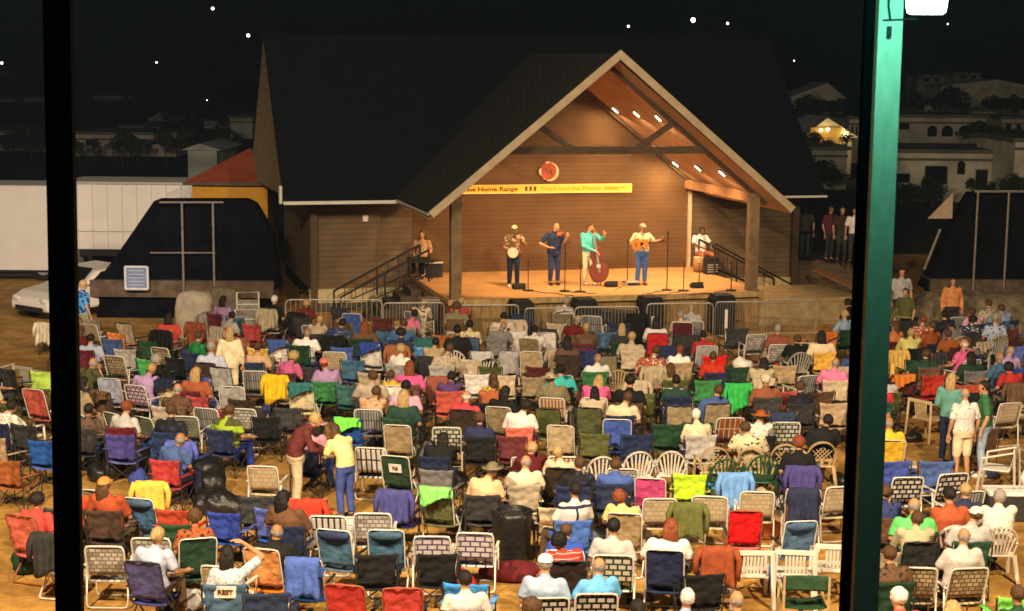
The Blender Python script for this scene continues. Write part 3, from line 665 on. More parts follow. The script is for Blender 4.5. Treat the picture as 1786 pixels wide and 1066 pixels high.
# barriers
steel = mat("galvanised_barrier", (.42, .40, .34), .45, var=.15, metal=.3)
def barrier_proto(L=2.45, H=1.1):
    t = thing("crowd_barrier", "", "barrier", (0, 0, 0), 0, "steel crowd barriers in front of the stage")
    h = L / 2; r = .12
    pts = [(-h, 0, .12), (-h, 0, H - r), (-h + r * .3, 0, H - r * .3), (-h + r, 0, H), (h - r, 0, H), (h - r * .3, 0, H - r * .3), (h, 0, H - r), (h, 0, .12)]
    m = MB(); m.tube(pts, .021, 8); m.tube([(-h, 0, .2), (h, 0, .2)], .018); m.build("frame", steel, t)
    m = MB(); n = 19
    for k in range(1, n): x = -h + L * k / n; m.tube([(x, 0, .2), (x, 0, H)], .0085, 5)
    m.build("bars", steel, t)
    for s in (-1, 1): MB().bar((s * h * .8, -.3, .03), (s * h * .8, .3, .03), .05, .03).build("foot", steel, t); 
    return t
bp = barrier_proto()
lbls = ["crowd barrier farthest from the stage, below the stairs with the seated technician", "crowd barrier beside the grey bin at the stage corner", "crowd barrier below the banjo player", "crowd barrier below the fiddler", "crowd barrier with a raised leg below the double bass", "crowd barrier between the two white marker posts", "crowd barrier below the seated drummer", "crowd barrier past the bandshell column by the earth bank"]
spans = [(497, 667, 523), (668, 775, 529), (787, 905, 533), (915, 1000, 538), (1002, 1115, 536), (1128, 1245, 530), (1248, 1330, 527), (1334, 1425, 523)]
for i, (x0, x1, yt) in enumerate(spans):
    a = G(x0, yt, 1.1); b = G(x1, yt - (1 if i else 0), 1.1)
    t = bp if i == 0 else copy_tree(bp)
    d = b - a; t.location = ((a.x + b.x) / 2, (a.y + b.y) / 2, 0); t.rotation_euler.z = atan2(d.y, d.x) + .02 * sin(i * 5)
    t.scale = (min(1.05, Vector((d.x, d.y, 0)).length / 2.45 * .99), 1, 1); t["label"] = lbls[i]
# white marker posts
wp = mat("white_pipe", (.78, .74, .66), .5, var=.05)
for x, y0, y1, lb in ((1138, 552, 600, "short white marker post by the crowd barriers"), (1265, 540, 612, "taller white marker post by the crowd barriers")):
    b = G(x, y1); z = WY(x, y0, b.y).z
    tag(MB().tube([(0, 0, 0), (0, 0, z)], .045, 10).build("marker_post", wp, loc=b, bevel=.008), lb, "post")
# subwoofers and monitors
spk = mat("black_speaker_cabinet", (.012, .012, .013), .6, var=.2)
grl = mat("speaker_grille", (.02, .02, .02), .7, bump=.5, scale=60)
for i, (x, lb) in enumerate(((908, "black loudspeaker in front of the stage below the banjo player"), (1018, "black loudspeaker in front of the stage below the turquoise shirt"), (1133, "black loudspeaker in front of the stage below the guitarist"), (1258, "black loudspeaker in front of the stage below the seated drummer"))):
    q = ray_plane_B(x, 560, (0, 1, 0), -.55)
    t = thing("loudspeaker", lb, "loudspeaker", Bw(q.x, -.55, 0), PSI, "loudspeakers along the stage front")
    m = MB(); m.prism([(-.3, 0), (.3, 0), (.3, .95), (.24, 1.08), (-.24, 1.08), (-.3, .95)], .55); m.build("cabinet", spk, t, bevel=.015)
    MB().box((0, -.285, .5), (.52, .02, .85)).build("grille", grl, t)
q = ray_plane_B(1075, 540, (0, 1, 0), -.6)
tag(MB().prism([(-.55, 0), (.55, 0), (.55, .68), (-.55, .75)], .5, 'Y').build("equipment_case", spk, loc=Bw(q.x, -.5, 0), bevel=.02), "long low black case between two stage-front loudspeakers", "case")
for (x, y, lb) in ((905, 504, "small black floor monitor at the banjo player's feet"), (1066, 500, "dark floor monitor beside the double bass"), (1101, 499, "pale floor box at the guitarist's feet"), (1215, 502, "small floor monitor under the seated drummer")):
    q = G(x, y, 1.052); t = thing("floor_monitor", lb, "monitor", q, PSI)
    MB().prism([(-.14, 0), (.12, 0), (.12, .09), (-.06, .17)], .34, 'X').build("cabinet", tarp if "pale" in lb else spk, t, bevel=.01)
    MB().box((0, -.13, .07), (.3, .012, .07)).build("grille", grl, t)
# mic stands
def micstand(x, y0, y1, lb, boom=0):
    b = G(x, y1, 1.055); z = WY(x, y0, b.y).z - 1.055
    t = thing("microphone_stand", lb, "microphone stand", b, 0, "microphone stands on the stage")
    m = MB(); m.tube([(0, 0, 0), (0, 0, .02)], .15, 16); m.build("base", blackm, t)
    m = MB(); m.tube([(0, 0, .02), (0, 0, z)], .013); m.build("pole", blackm, t)
    m = MB(); m.tube([(0, 0, z), (boom, -.1 if boom == 0 else 0, z + .03), (boom * 1.2, .1, z + .02)], .01); m.ell((boom * 1.25, .13, z + .02), (.026, .04, .026), 8, 6); m.build("microphone", grl, t)
micstand(921, 455, 507, "microphone stand between the banjo player and the fiddler")
micstand(985, 425, 508, "microphone stand just right of the fiddler", .1)
micstand(1012, 462, 509, "microphone stand in front of the turquoise shirt")
micstand(1094, 422, 492, "microphone stand just left of the guitarist")
micstand(1163, 407, 506, "tall microphone stand just right of the guitarist")
micstand(1192, 458, 507, "short microphone stand left of the seated drummer")
micstand(1219, 462, 500, "microphone stand directly before the seated drummer")
micstand(1275, 460, 507, "microphone stand nearest the far bandshell column")
cabm = mat("black_stage_cable", (.01, .01, .01), .6)
for i, (xa, ya, xb, yb) in enumerate(((921, 507, 1000, 516), (985, 508, 1040, 512), (1163, 506, 1120, 514), (1192, 507, 1140, 518), (1094, 492, 1072, 508), (1275, 507, 1200, 515))):
    a, b = G(xa, ya, 1.06), G(xb, yb, 1.06); P = [a.lerp(b, k / 12) + Vector((0, .12 * sin(k * 1.1 + i), 0)) * sin(pi * k / 12) for k in range(13)]
    tag(MB().tube(P, .011, 5).build("microphone_cable", cabm), ["cable from the stand beside the banjo player", "cable from the stand beside the fiddler", "cable from the tall stand right of the guitarist", "cable from the short stand left of the drummer", "cable from the stand left of the guitarist", "cable from the stand nearest the far column"][i], "cable", "microphone cables on the stage floor")
# grey bin and cases left of the stage corner
q = G(748, 588); t = thing("wheeled_bin", "grey bin standing at the stage corner behind the barriers", "bin", q, PSI)
MB().loft([((0, 0, 0), .2, .2), ((0, 0, 1.0), .27, .26)], 4).build("body", mat("grey_bin_plastic", (.17, .15, .15), .6), t); MB().box((0, 0, 1.02), (.5, .5, .06)).build("lid", mat("grey_bin_lid", (.26, .24, .2), .6), t)
q = G(753, 545); t = thing("flight_case", "open black case with pale edges standing beside the near stage corner", "case", q, PSI)
MB().box((0, 0, .75), (.55, .45, 1.5)).build("body", spk, t, bevel=.02)
m = MB(); m.box((0, -.235, 1.485), (.56, .02, .04)); m.box((-.265, -.235, 1.15), (.03, .02, .65)); m.build("edge_strips", gutm, t)
# ------------------------------------------------------------ people
SKIN = {'fair': mat("skin_fair", (.50, .26, .14), .55, var=.06, spec=.35), 'tan': mat("skin_tan", (.36, .17, .08), .55, var=.06), 'dark': mat("skin_dark", (.13, .065, .035), .5, var=.06)}
HAIRC = {'dark': (.015, .011, .009), 'black': (.008, .007, .007), 'brown': (.09, .045, .02), 'grey': (.33, .30, .27), 'white': (.75, .72, .66), 'blond': (.46, .31, .13), 'red': (.22, .055, .02)}
def hairm(c): return mat("hair_" + c, HAIRC[c], .6, var=.3, scale=40, bump=.6, stretch=(1, 1, .25))
def V(*a): return Vector(a)
SEAT = dict(pel=(0, 0, .52), wai=(0, -.05, .69), che=(0, -.09, .93), nk=(0, -.07, 1.06), hd=(0, -.03, 1.21), shw=.185, shz=1.0,
            el=[(-.27, -.08, .74), (.27, -.08, .74)], wr=[(-.16, .2, .62), (.16, .2, .62)], hdir=[(.3, .9, -.2), (-.3, .9, -.2)],
            kn=[(-.14, .42, .50), (.14, .42, .50)], an=[(-.14, .46, .09), (.14, .46, .09)])
STAND = dict(pel=(0, 0, .93), wai=(0, 0, 1.1), che=(0, -.01, 1.32), nk=(0, -.01, 1.48), hd=(0, .02, 1.63), shw=.185, shz=1.42,
             el=[(-.27, -.04, 1.13), (.27, -.04, 1.13)], wr=[(-.27, .06, .88), (.27, .06, .88)], hdir=[(0, .1, -1), (0, .1, -1)],
             kn=[(-.1, .03, .50), (.1, .03, .50)], an=[(-.11, -.02, .09), (.11, -.02, .09)])
def pose(base, **k): d = dict(base); d.update(k); return d
POSES = {
 'sit': SEAT,
 'sit_lean': pose(SEAT, wai=(0, -.02, .69), che=(0, .05, .92), nk=(0, .12, 1.04), hd=(0, .19, 1.16), shz=.98, el=[(-.25, .16, .72), (.25, .16, .72)], wr=[(-.1, .38, .60), (.1, .38, .60)]),
 'sit_arm': pose(SEAT, el=[(-.27, -.08, .74), (.42, -.02, 1.18)], wr=[(-.16, .2, .62), (.18, -.02, 1.36)], hdir=[(.3, .9, -.2), (-.9, 0, .3)], hd=(-.03, -.02, 1.21)),
 'sit_side': pose(SEAT, hd=(.05, -.02, 1.19), nk=(.03, -.06, 1.05), che=(.02, -.09, .93), el=[(-.29, -.02, .76), (.30, -.04, .76)], wr=[(-.30, .24, .68), (.30, .22, .68)], hdir=[(0, 1, -.1), (0, 1, -.1)], kn=[(-.2, .42, .50), (.08, .44, .50)], an=[(-.2, .5, .09), (.16, .38, .09)]),
 'sit_tilt': pose(SEAT, che=(.03, -.06, .92), nk=(.06, -.02, 1.05), hd=(.12, .03, 1.18), wr=[(-.2, .3, .60), (.12, .26, .60)], el=[(-.25, -.02, .72), (.31, .0, .75)], kn=[(-.2, .42, .52), (.12, .45, .50)]),
 'sit_tiltb': pose(SEAT, che=(-.03, -.08, .91), nk=(-.05, -.06, 1.03), hd=(-.10, -.03, 1.16), wr=[(-.28, .2, .64), (.05, .34, .60)], el=[(-.33, -.06, .76), (.24, .03, .72)], kn=[(-.1, .44, .50), (.2, .40, .52)], an=[(-.1, .55, .09), (.24, .4, .09)]),
 'sit_chin': pose(SEAT, wai=(0, -.03, .68), che=(.02, 0, .90), nk=(.03, .06, 1.02), hd=(.06, .12, 1.14), el=[(-.22, .22, .70), (.22, .24, .72)], wr=[(-.1, .36, .56), (.09, .25, 1.0)], hdir=[(.3, .9, -.2), (-.1, -.3, 1)]),
 'stand': STAND,
 'stand_hold': pose(STAND, el=[(-.25, .0, 1.14), (.25, .0, 1.14)], wr=[(-.12, .27, 1.12), (.12, .27, 1.12)], hdir=[(.5, .8, 0), (-.5, .8, 0)], an=[(-.12, .02, .09), (.14, -.1, .09)]),
 'stand_lean': pose(STAND, che=(0, .12, 1.28), nk=(0, .24, 1.40), hd=(0, .33, 1.50), shz=1.34, el=[(-.24, .24, 1.08), (.24, .24, 1.08)], wr=[(-.1, .46, 1.0), (.1, .46, 1.0)], hdir=[(.4, .9, -.1), (-.4, .9, -.1)]),
}
def shoulders(P): 
    c = V(*P['nk']) * .35 + V(*P['che']) * .65; return [V(c.x - P['shw'], c.y, P['shz']), V(c.x + P['shw'], c.y, P['shz'])]
def hip(P): return [V(*P['pel']) + V(-.09, 0, -.01), V(*P['pel']) + V(.09, 0, -.01)]
def torso(mb, P, k, top=True, bulk=1.0):
    pel, wai, che, nk = (V(*P[q]) for q in ('pel', 'wai', 'che', 'nk'))
    b = bulk
    S = [(pel - (wai - pel).normalized() * .08, .13 * b + k, .09 * b + k), (pel, .172 * b + k, .118 * b + k), (wai, .158 * b + k, .112 * b + k), (che, .178 * b + k, .118 * b + k), (che.lerp(nk, .55), .165 + k, .085 + k), (che.lerp(nk, .88), .085 + k, .062 + k)]
    mb.loft(S, 16)
def feet(P): return [(V(*a), V(*a) + V(0, .13, -.055)) for a in P['an']]
PROTO = {}
def human_meshes(key, P, vox=.02, sleeve='short', legs='long', bulk=1.0):
    kk = (key, sleeve, legs, bulk)
    if kk in PROTO: return PROTO[kk]
    sh = shoulders(P); hp = hip(P); nk = V(*P['nk']); hd = V(*P['hd'])
    tilt = (hd - nk).normalized()
    b = MB(); torso(b, P, -.012, bulk=bulk)
    b.limb([nk - tilt * .04, nk + tilt * .05, hd - tilt * .02], [.062, .054, .052])
    b.ell(hd + V(0, -.008, .025), (.074, .094, .094), 16, 12); b.ell(hd + V(0, .022, -.045), (.056, .066, .068), 14, 10)
    b.limb([hd + V(0, .088, .018), hd + V(0, .104, -.018)], [.010, .015], 8)
    for s in (-1, 1): b.ell(hd + V(s * .077, -.004, 0), (.012, .02, .032), 8, 6); b.ell(hd + V(s * .03, .082, .03), (.016, .012, .008), 8, 6)
    for i in (0, 1):
        e, w = V(*P['el'][i]), V(*P['wr'][i]); h = V(*P['hdir'][i]).normalized()
        b.limb([sh[i], sh[i].lerp(e, .5), e], [.056, .048, .040]); b.limb([e, e.lerp(w, .35), w], [.041, .040, .027])
        b.limb([w, w + h * .045, w + h * .08], [.026, .036, .036], 10)
        k, a = V(*P['kn'][i]), V(*P['an'][i])
        b.limb([hp[i], hp[i].lerp(k, .5), k], [.086, .074, .056]); b.limb([k, k.lerp(a, .35), a], [.056, .055, .036])
        b.limb([a, a + V(0, .13, -.055)], [.04, .034])
    body = b.mesh("body", True, vox)
    # fingers: separate, unequal, slightly curled
    f = MB()
    for i in (0, 1):
        w = V(*P['wr'][i]); h = V(*P['hdir'][i]).normalized(); up = V(0, 0, 1) if abs(h.z) < .8 else V(0, 1, 0)
        side = h.cross(up).normalized(); pn = side.cross(h).normalized()
        for q, L in zip((-.027, -.009, .009, .027), (.062, .075, .07, .055)):
            o = w + h * .10 + side * q; f.limb([o - h * .02, o + h * L * .5 - pn * .004, o + h * L * .9 - pn * L * .35], [.0095, .0088, .0075], 6)
        sg = -1 if i == 1 else 1
        o = w + h * .04 + side * sg * .03; f.limb([o, o + h * .035 + side * sg * .025, o + h * .065 + side * sg * .022 - pn * .01], [.013, .011, .009], 6)
    fm = f.mesh("f", True)
    import bmesh
    bm = bmesh.new(); bm.from_mesh(body); bm.from_mesh(fm); bm.to_mesh(body); bm.free(); bpy.data.meshes.remove(fm)
    body.polygons.foreach_set("use_smooth", [True] * len(body.polygons))
    s = MB(); torso(s, P, .014, bulk=bulk)
    for i in (0, 1):
        e, w = V(*P['el'][i]), V(*P['wr'][i])
        s.ell(sh[i] - V(0, 0, .008), (.077, .080, .074), 12, 8)
        if sleeve == 'short': s.tube([sh[i] - (e - sh[i]) * .12, sh[i], sh[i].lerp(e, .5), sh[i].lerp(e, .85)], [.05, .074, .07, .068], 12)
        else: s.limb([sh[i], sh[i].lerp(e, .5), e], [.072, .064, .056]); s.limb([e, e.lerp(w, .5), e.lerp(w, .93)], [.056, .05, .04])
    c = V(*P['che']).lerp(nk, .93); s.limb([c, c + tilt * .035], [.07, .062])
    shirt = s.mesh("shirt", True, vox * 1.05)
    t = MB()
    pel = V(*P['pel']); wai = V(*P['wai'])
    t.loft([(pel - V(0, 0, .10) if legs else pel, .15 * bulk, .115 * bulk), (pel, .186 * bulk, .134 * bulk), (pel.lerp(wai, .4), .172 * bulk, .124 * bulk)], 16)
    for i in (0, 1):
        k, a = V(*P['kn'][i]), V(*P['an'][i])
        t.limb([hp[i], hp[i].lerp(k, .5), k], [.10, .09, .074] if legs == 'long' else [.10, .10, .085])
        if legs == 'long': t.tube([k, k.lerp(a, .4), a + (k - a).normalized() * .02], [.074, .07, .062], 12)
    trou = t.mesh("trousers", True, vox * 1.05)
    sm = MB()
    shoes = []
    for a, e in feet(P):
        q = MB(); q.loft([(a + V(0, -.05, -.075), .038, .05), (a + V(0, -.03, -.04), .04, .06), (a + V(0, 0, .0), .042, .05)], 10)
        q = MB(); q.limb([a + V(0, -.045, -.045), a + V(0, .03, -.04), a + V(0, .13, -.052), a + V(0, .17, -.058)], [.042, .05, .044, .03], 10)
        q.v = [(x, y, max(z, a.z - .088)) for x, y, z in q.v]; shoes.append(q.mesh("shoe", True))
    PROTO[kk] = (body, shirt, trou, shoes, hd); return PROTO[kk]
HAIRP = {}
def hair_mesh(kind):
    if kind in HAIRP: return HAIRP[kind]
    m = MB()
    def face(p): return not (p.y > .045 and p.z < .045) and p.z > (-.055 if kind != 'bald' else -.05)
    if kind == 'bald':
        m.ell((0, -.008, .02), (.079, .1, .09), 18, 14, keep=lambda p: p.z < .02 and p.z > -.05 and p.y < .02)
    else:
        m.ell((0, -.012, .03), (.085, .105, .102), 20, 14, keep=face)
        if kind == 'long': m.loft([((0, -.05, .05), .085, .06), ((0, -.075, -.05), .095, .05), ((0, -.085, -.16), .095, .042), ((0, -.08, -.24), .06, .03)], 14)
        if kind == 'curly': m.ell((0, -.03, .02), (.11, .11, .115), 20, 14, keep=face)
        if kind == 'bun': m.ell((0, -.12, .03), (.04, .035, .04), 10, 8)
    V2 = []
    for v in m.v:
        v = Vector(v); n_ = noise.noise(v * 38) * .017 * (1.6 if kind == 'curly' else 1); V2.append(tuple(v * (1 + n_ / max(.05, v.length))))
    m.v = V2
    HAIRP[kind] = m.mesh("hair", True); return HAIRP[kind]
def hat_mesh(kind):
    if kind in HAIRP: return HAIRP[kind]
    m = MB(); m.ell((0, -.01, .05), (.092, .112, .09), 18, 12, keep=lambda p: p.z > -.01)
    if kind == 'cap': m.prism([(.075 * cos(a) , .07 + .09 * sin(a)) for a in [k * pi / 8 for k in range(9)]], .008, 'Z', (0, .01, .052))
    if kind == 'brim': m.tube([(0, -.01, .045), (0, -.01, .052)], .17, 20)
    HAIRP[kind] = m.mesh("hat", True); return HAIRP[kind]
_mi = {}
def obslot(o, m_, i=0):
    if o.data.materials.__len__() <= i: o.data.materials.append(m_)
    o.material_slots[i].link = 'OBJECT'; o.material_slots[i].material = m_
def person(label, loc, rz, key='sit', shirt=None, trou=None, hair='brown', hairkind='short', hat=None, skin='fair', sleeve='short', legs='long', bulk=1.0, scale=1.0, vox=.02, group=None, P=None, face=False, shoe=None):
    body, sm, tm_, shoes, hd = human_meshes(key, P or POSES[key], vox, sleeve, legs, bulk)
    b = bpy.data.objects.new("person", body); COL.objects.link(b); b.location = loc; b.rotation_euler = (0, 0, rz); b.scale = (scale,) * 3
    obslot(b, SKIN[skin]); tag(b, label, "person", group)
    def kid(n, me, m_):
        o = bpy.data.objects.new(n, me); COL.objects.link(o); o.parent = b; obslot(o, m_); return o
    kid("shirt", sm, shirt); kid("trousers" if legs == 'long' else "shorts", tm_, trou)
    for s in shoes: kid("shoe", s, shoe or SHOE)
    o = kid("hair", hair_mesh('bald' if hairkind == 'bald' else hairkind), hairm(hair if hair in HAIRC else 'grey')); o.location = hd
    if hat: o = kid("hat", hat_mesh(hat[0]), hat[1]); o.location = hd
    if face:
        m = MB()
        for s in (-1, 1): o = MB().ell(hd + V(s * .03, .086, .018), (.009, .006, .006), 8, 6).build("eye", hairm('dark'), b)
        MB().ell(hd + V(0, .084, -.052), (.024, .008, .005), 8, 6).build("mouth", mat("lips", (.35, .1, .08), .5), b)
    return b
SHOE = mat("dark_shoe", (.03, .025, .02), .7); SHOEW = mat("white_shoe", (.7, .66, .6), .7)
COLS = {'white': (.74, .70, .66), 'cream': (.66, .56, .36), 'pale yellow': (.72, .62, .22), 'yellow': (.75, .46, .03), 'tan': (.40, .30, .17), 'beige': (.50, .41, .28), 'khaki': (.27, .22, .12), 'brown': (.13, .07, .035), 'dark brown': (.05, .03, .02), 'black': (.012, .012, .013), 'charcoal': (.04, .04, .042), 'grey': (.20, .19, .19), 'light grey': (.42, .41, .40), 'navy': (.02, .03, .085), 'dark blue': (.03, .045, .15), 'blue': (.035, .09, .42), 'bright blue': (.05, .16, .62), 'sky blue': (.08, .34, .78), 'light blue': (.30, .42, .62), 'pale blue': (.42, .47, .62), 'slate blue': (.05, .12, .22), 'teal': (.03, .14, .15), 'turquoise': (.06, .50, .48), 'green': (.03, .20, .06), 'bright green': (.06, .50, .10), 'dark green': (.018, .06, .03), 'olive': (.10, .11, .035), 'lime': (.42, .62, .04), 'neon green': (.14, .75, .08), 'red': (.48, .03, .02), 'bright red': (.62, .05, .03), 'orange': (.68, .20, .02), 'rust': (.36, .09, .03), 'maroon': (.12, .015, .02), 'pink': (.72, .12, .30), 'light pink': (.66, .34, .46), 'purple': (.09, .035, .16), 'lilac': (.34, .22, .42), 'indigo': (.06, .06, .26), 'peach': (.62, .38, .22)}
def fab(c):
    new = "cloth_" + c.replace(' ', '_') not in MATS
    m = mat("cloth_" + c.replace(' ', '_'), COLS[c], .85, var=.22, scale=9, bump=.6, spec=.2, bscale=14)
    if new:
        n = m.node_tree.nodes; l = m.node_tree.links; b = n["Principled BSDF"]; src = b.inputs["Base Color"].links[0].from_socket
        oi = n.new("ShaderNodeObjectInfo"); hs = n.new("ShaderNodeHueSaturation")
        for inp, lo, hi in (("Value", .72, 1.25), ("Saturation", .85, 1.05), ("Hue", .488, .512)):
            mr = n.new("ShaderNodeMapRange"); mr.inputs["To Min"].default_value = lo; mr.inputs["To Max"].default_value = hi
            if inp == "Value": l.new(oi.outputs["Random"], mr.inputs[0])
            else:
                mu = n.new("ShaderNodeMath"); mu.operation = 'MULTIPLY'; mu.inputs[1].default_value = 7.3 if inp == "Hue" else 13.7; fr = n.new("ShaderNodeMath"); fr.operation = 'FRACT'
                l.new(oi.outputs["Random"], mu.inputs[0]); l.new(mu.outputs[0], fr.inputs[0]); l.new(fr.outputs[0], mr.inputs[0])
            l.new(mr.outputs[0], hs.inputs[inp])
        l.new(src, hs.inputs["Color"]); l.new(hs.outputs[0], b.inputs["Base Color"])
    return m
def stripe(name, c1, c2, h=.035, axis='Z'):
    return brick(name, COLS[c1], COLS[c1], COLS[c2], 50, h * 2, h, .85, swap=('X', axis), spec=.2)
def print_cloth(name, base, ink, sc=22, thr=.52):
    if name in MATS: return MATS[name]
    m = mat(name, COLS[base], .85, scale=sc, var=0)
    for nd in m.node_tree.nodes:
        if nd.type == 'VALTORGB': e = nd.color_ramp.elements; e[0].color = (*COLS[base], 1); e[1].color = (*COLS[ink], 1); e[0].position = thr; e[1].position = thr + .05
    return m
# ------------------------------------------------------------ the band
def perf(label, px, py, key, P, yaw=0, **k):
    p = G(px, py, 1.052)
    return person(label, p, pi + PSI + R(yaw), key, P=P, vox=.014, face=True, **k), p
def perf_frame(p, yaw=0):
    return p, pi + PSI + R(yaw)
Pb = pose(STAND, hd=(-.02, .06, 1.60), el=[(-.33, .04, 1.16), (.27, .06, 1.13)], wr=[(-.33, .28, 1.18), (.05, .24, 1.02)], hdir=[(.2, .5, .8), (-.8, .3, -.4)])
perf("person in brown patterned shirt and dark jeans playing a banjo on stage", 895, 501, 'banjo', Pb, -14, shirt=print_cloth("brown_patterned_shirt", 'brown', 'tan', 14), trou=fab('navy'), hair='grey', hat=('cap', fab('tan')), shoe=SHOEW, skin='tan', bulk=1.1)
Pf = pose(STAND, hd=(-.05, .03, 1.62), el=[(-.22, .14, 1.24), (.38, .0, 1.16)], wr=[(-.24, .36, 1.38), (.16, .22, 1.04)], hdir=[(0, .4, .9), (-.8, .4, 0)])
Pf['el'] = [(-.24, .14, 1.2), (.42, .02, 1.18)]; Pf['wr'] = [(-.26, .36, 1.36), (.2, .2, 1.08)]
perf("bald person in navy shirt and navy trousers playing the fiddle on stage", 966, 497, 'fiddle', Pf, 0, shirt=fab('navy'), trou=fab('dark blue'), hair='grey', hairkind='bald', bulk=1.15)
Pd = pose(STAND, hd=(-.04, .03, 1.61), el=[(-.32, .1, 1.28), (.2, .12, 1.12)], wr=[(-.36, .3, 1.42), (-.1, .3, .98)], hdir=[(.3, .5, .8), (-.7, .4, -.5)], an=[(-.14, .06, .09), (.1, -.02, .09)])
perf("person in turquoise shirt and cream trousers playing the double bass", 1026, 497, 'bass', Pd, 0, shirt=fab('turquoise'), trou=fab('cream'), hair='brown', sleeve='long', shoe=SHOEW, hairkind='curly')
Pg = pose(STAND, hd=(0, .05, 1.61), el=[(-.36, .05, 1.22), (.34, .0, 1.18)], wr=[(-.5, .26, 1.30), (.12, .25, 1.16)], hdir=[(-.1, .6, .7), (-.8, .3, -.4)], bulk=1.2)
perf("heavy person in cream patterned shirt and blue jeans playing a guitar on stage", 1118, 497, 'guitar', Pg, 0, shirt=print_cloth("cream_patterned_shirt", 'cream', 'khaki', 16), trou=fab('blue'), hair='grey', hat=('cap', fab('tan')), bulk=1.22, shoe=fab('brown'))
Ps = pose(SEAT, hd=(0, .03, 1.19), el=[(-.3, .05, .80), (.3, .05, .80)], wr=[(-.16, .32, .72), (.16, .32, .72)], kn=[(-.2, .42, .50), (.2, .42, .50)])
def wood(n, c, r=.3): return mat(n, c, r, var=.15, scale=6, spec=.3, stretch=(1, 1, .3))
# instruments
p, rz = perf_frame(G(895, 501, 1.052), -14)
t = thing("banjo", "banjo with a pale round head held by the person in the patterned shirt", "banjo", p, rz)
T = Matrix.Translation((.02, .24, 1.0)) @ Matrix.Rotation(R(-27), 4, 'Y')
m = MB(); m.tube([(0, .0, 0), (0, .065, 0)], .16, 24); m.xf(T); m.build("rim", wood("banjo_rim", (.2, .09, .03)), t)
m = MB(); m.tube([(0, .066, 0), (0, .072, 0)], .145, 24); m.xf(T); m.build("head", mat("banjo_skin", (.75, .66, .5), .5), t)
m = MB(); m.box((-.45, .06, 0), (.62, .025, .04)); m.box((-.8, .055, 0), (.13, .02, .075)); m.xf(T); m.build("neck", wood("banjo_neck", (.12, .05, .02)), t)
p, rz = perf_frame(G(966, 497, 1.052))
t = thing("fiddle", "small brown fiddle tucked under the chin of the bald person in navy", "fiddle", p, rz)
def fig8(w1, w2, ws, L, n=40):
    pts = []
    for k in range(n):
        a = 2 * pi * k / n; y = cos(a); wv = (w1 if y < 0 else w2); wst = 1 - (1 - ws) * math.exp(-((y - .12) / .28) ** 2)
        pts.append((wv * abs(sin(a)) ** .72 * (1 if sin(a) >= 0 else -1) * wst, L / 2 * y))
    return pts
T = Matrix.Translation((-.09, .2, 1.46)) @ Matrix.Rotation(R(-28), 4, 'Z') @ Matrix.Rotation(R(-12), 4, 'X')
m = MB(); m.prism(fig8(.105, .085, .68, .36), .04, 'Z'); m.xf(T @ Matrix.Rotation(R(0), 4, 'Z')); m.build("body", wood("fiddle_varnish", (.25, .08, .02)), t, bevel=.008)
m = MB(); m.box((0, .30, .02), (.025, .28, .02)); m.ell((0, .45, .02), (.015, .03, .02), 8, 6); m.xf(T); m.build("neck", wood("fiddle_neck", (.04, .02, .01)), t)
tag(MB().tube([(.2, .22, 1.1), (-.18, .30, 1.50)], .006).build("fiddle_bow", wood("fiddle_neck", (.04, .02, .01)), loc=p), "thin fiddle bow held across the fiddle", "bow").rotation_euler = (0, 0, rz)
# double bass
p = G(1048, 499, 1.052); t = thing("double_bass", "large red-brown double bass standing beside the turquoise shirt", "double bass", p, PSI - R(10)); t.scale = (.88, .88, .9)
T = Matrix.Rotation(R(-8), 4, 'Y') @ Matrix.Rotation(R(-10), 4, 'X')
vb = wood("bass_varnish", (.15, .028, .008), .55)
m = MB(); m.prism(fig8(.34, .25, .62, 1.12, 60), .2, 'Y', (0, 0, .68)); m.xf(T); m.build("body", vb, t, bevel=.03)
m = MB(); m.box((0, -.13, 1.3), (.05, .03, .75)); m.box((0, -.125, 1.06), (.07, .03, .55)); m.xf(T); m.build("neck", wood("bass_neck", (.05, .02, .01)), t)
m = MB(); m.ell((0, -.12, 1.78), (.035, .06, .08), 10, 8); m.tube([(-.1, -.12, 1.72), (.1, -.12, 1.72)], .012); m.tube([(-.1, -.12, 1.64), (.1, -.12, 1.64)], .012); m.xf(T); m.build("scroll", wood("bass_scroll", (.3, .14, .05)), t)
m = MB(); [m.tube([(x, -.16, .42), (x * .6, -.15, 1.66)], .003, 4) for x in (-.03, -.01, .01, .03)]; m.box((0, -.13, .62), (.12, .05, .1)); m.xf(T); m.build("strings", gutm, t)
m = MB(); m.tube([(0, 0, .14), (0, 0, 0)], .01); m.xf(T); m.build("endpin", blackm, t)
p, rz = perf_frame(G(1118, 497, 1.052))
t = thing("acoustic_guitar", "orange-brown acoustic guitar held by the heavy person in jeans", "guitar", p, rz)
T = Matrix.Translation((.10, .22, 1.20)) @ Matrix.Rotation(R(82), 4, 'Y') @ Matrix.Rotation(pi, 4, 'Z')
T = Matrix.Translation((.14, .23, 1.19)) @ Matrix.Rotation(R(-84), 4, 'Y')
m = MB(); m.prism(fig8(.20, .145, .7, .5), .1, 'Y'); m.xf(T); m.build("body", wood("guitar_top", (.55, .22, .05)), t, bevel=.012)
m = MB(); m.tube([(0, .05, .04), (0, .056, .04)], .05, 18); m.box((0, .053, -.13), (.12, .012, .02)); m.xf(T); m.build("soundhole", wood("fiddle_neck", (.04, .02, .01)), t)
m = MB(); m.box((0, .045, .44), (.045, .03, .42)); m.box((0, .04, .72), (.07, .02, .16)); m.xf(T); m.build("neck", wood("banjo_neck", (.12, .05, .02)), t)
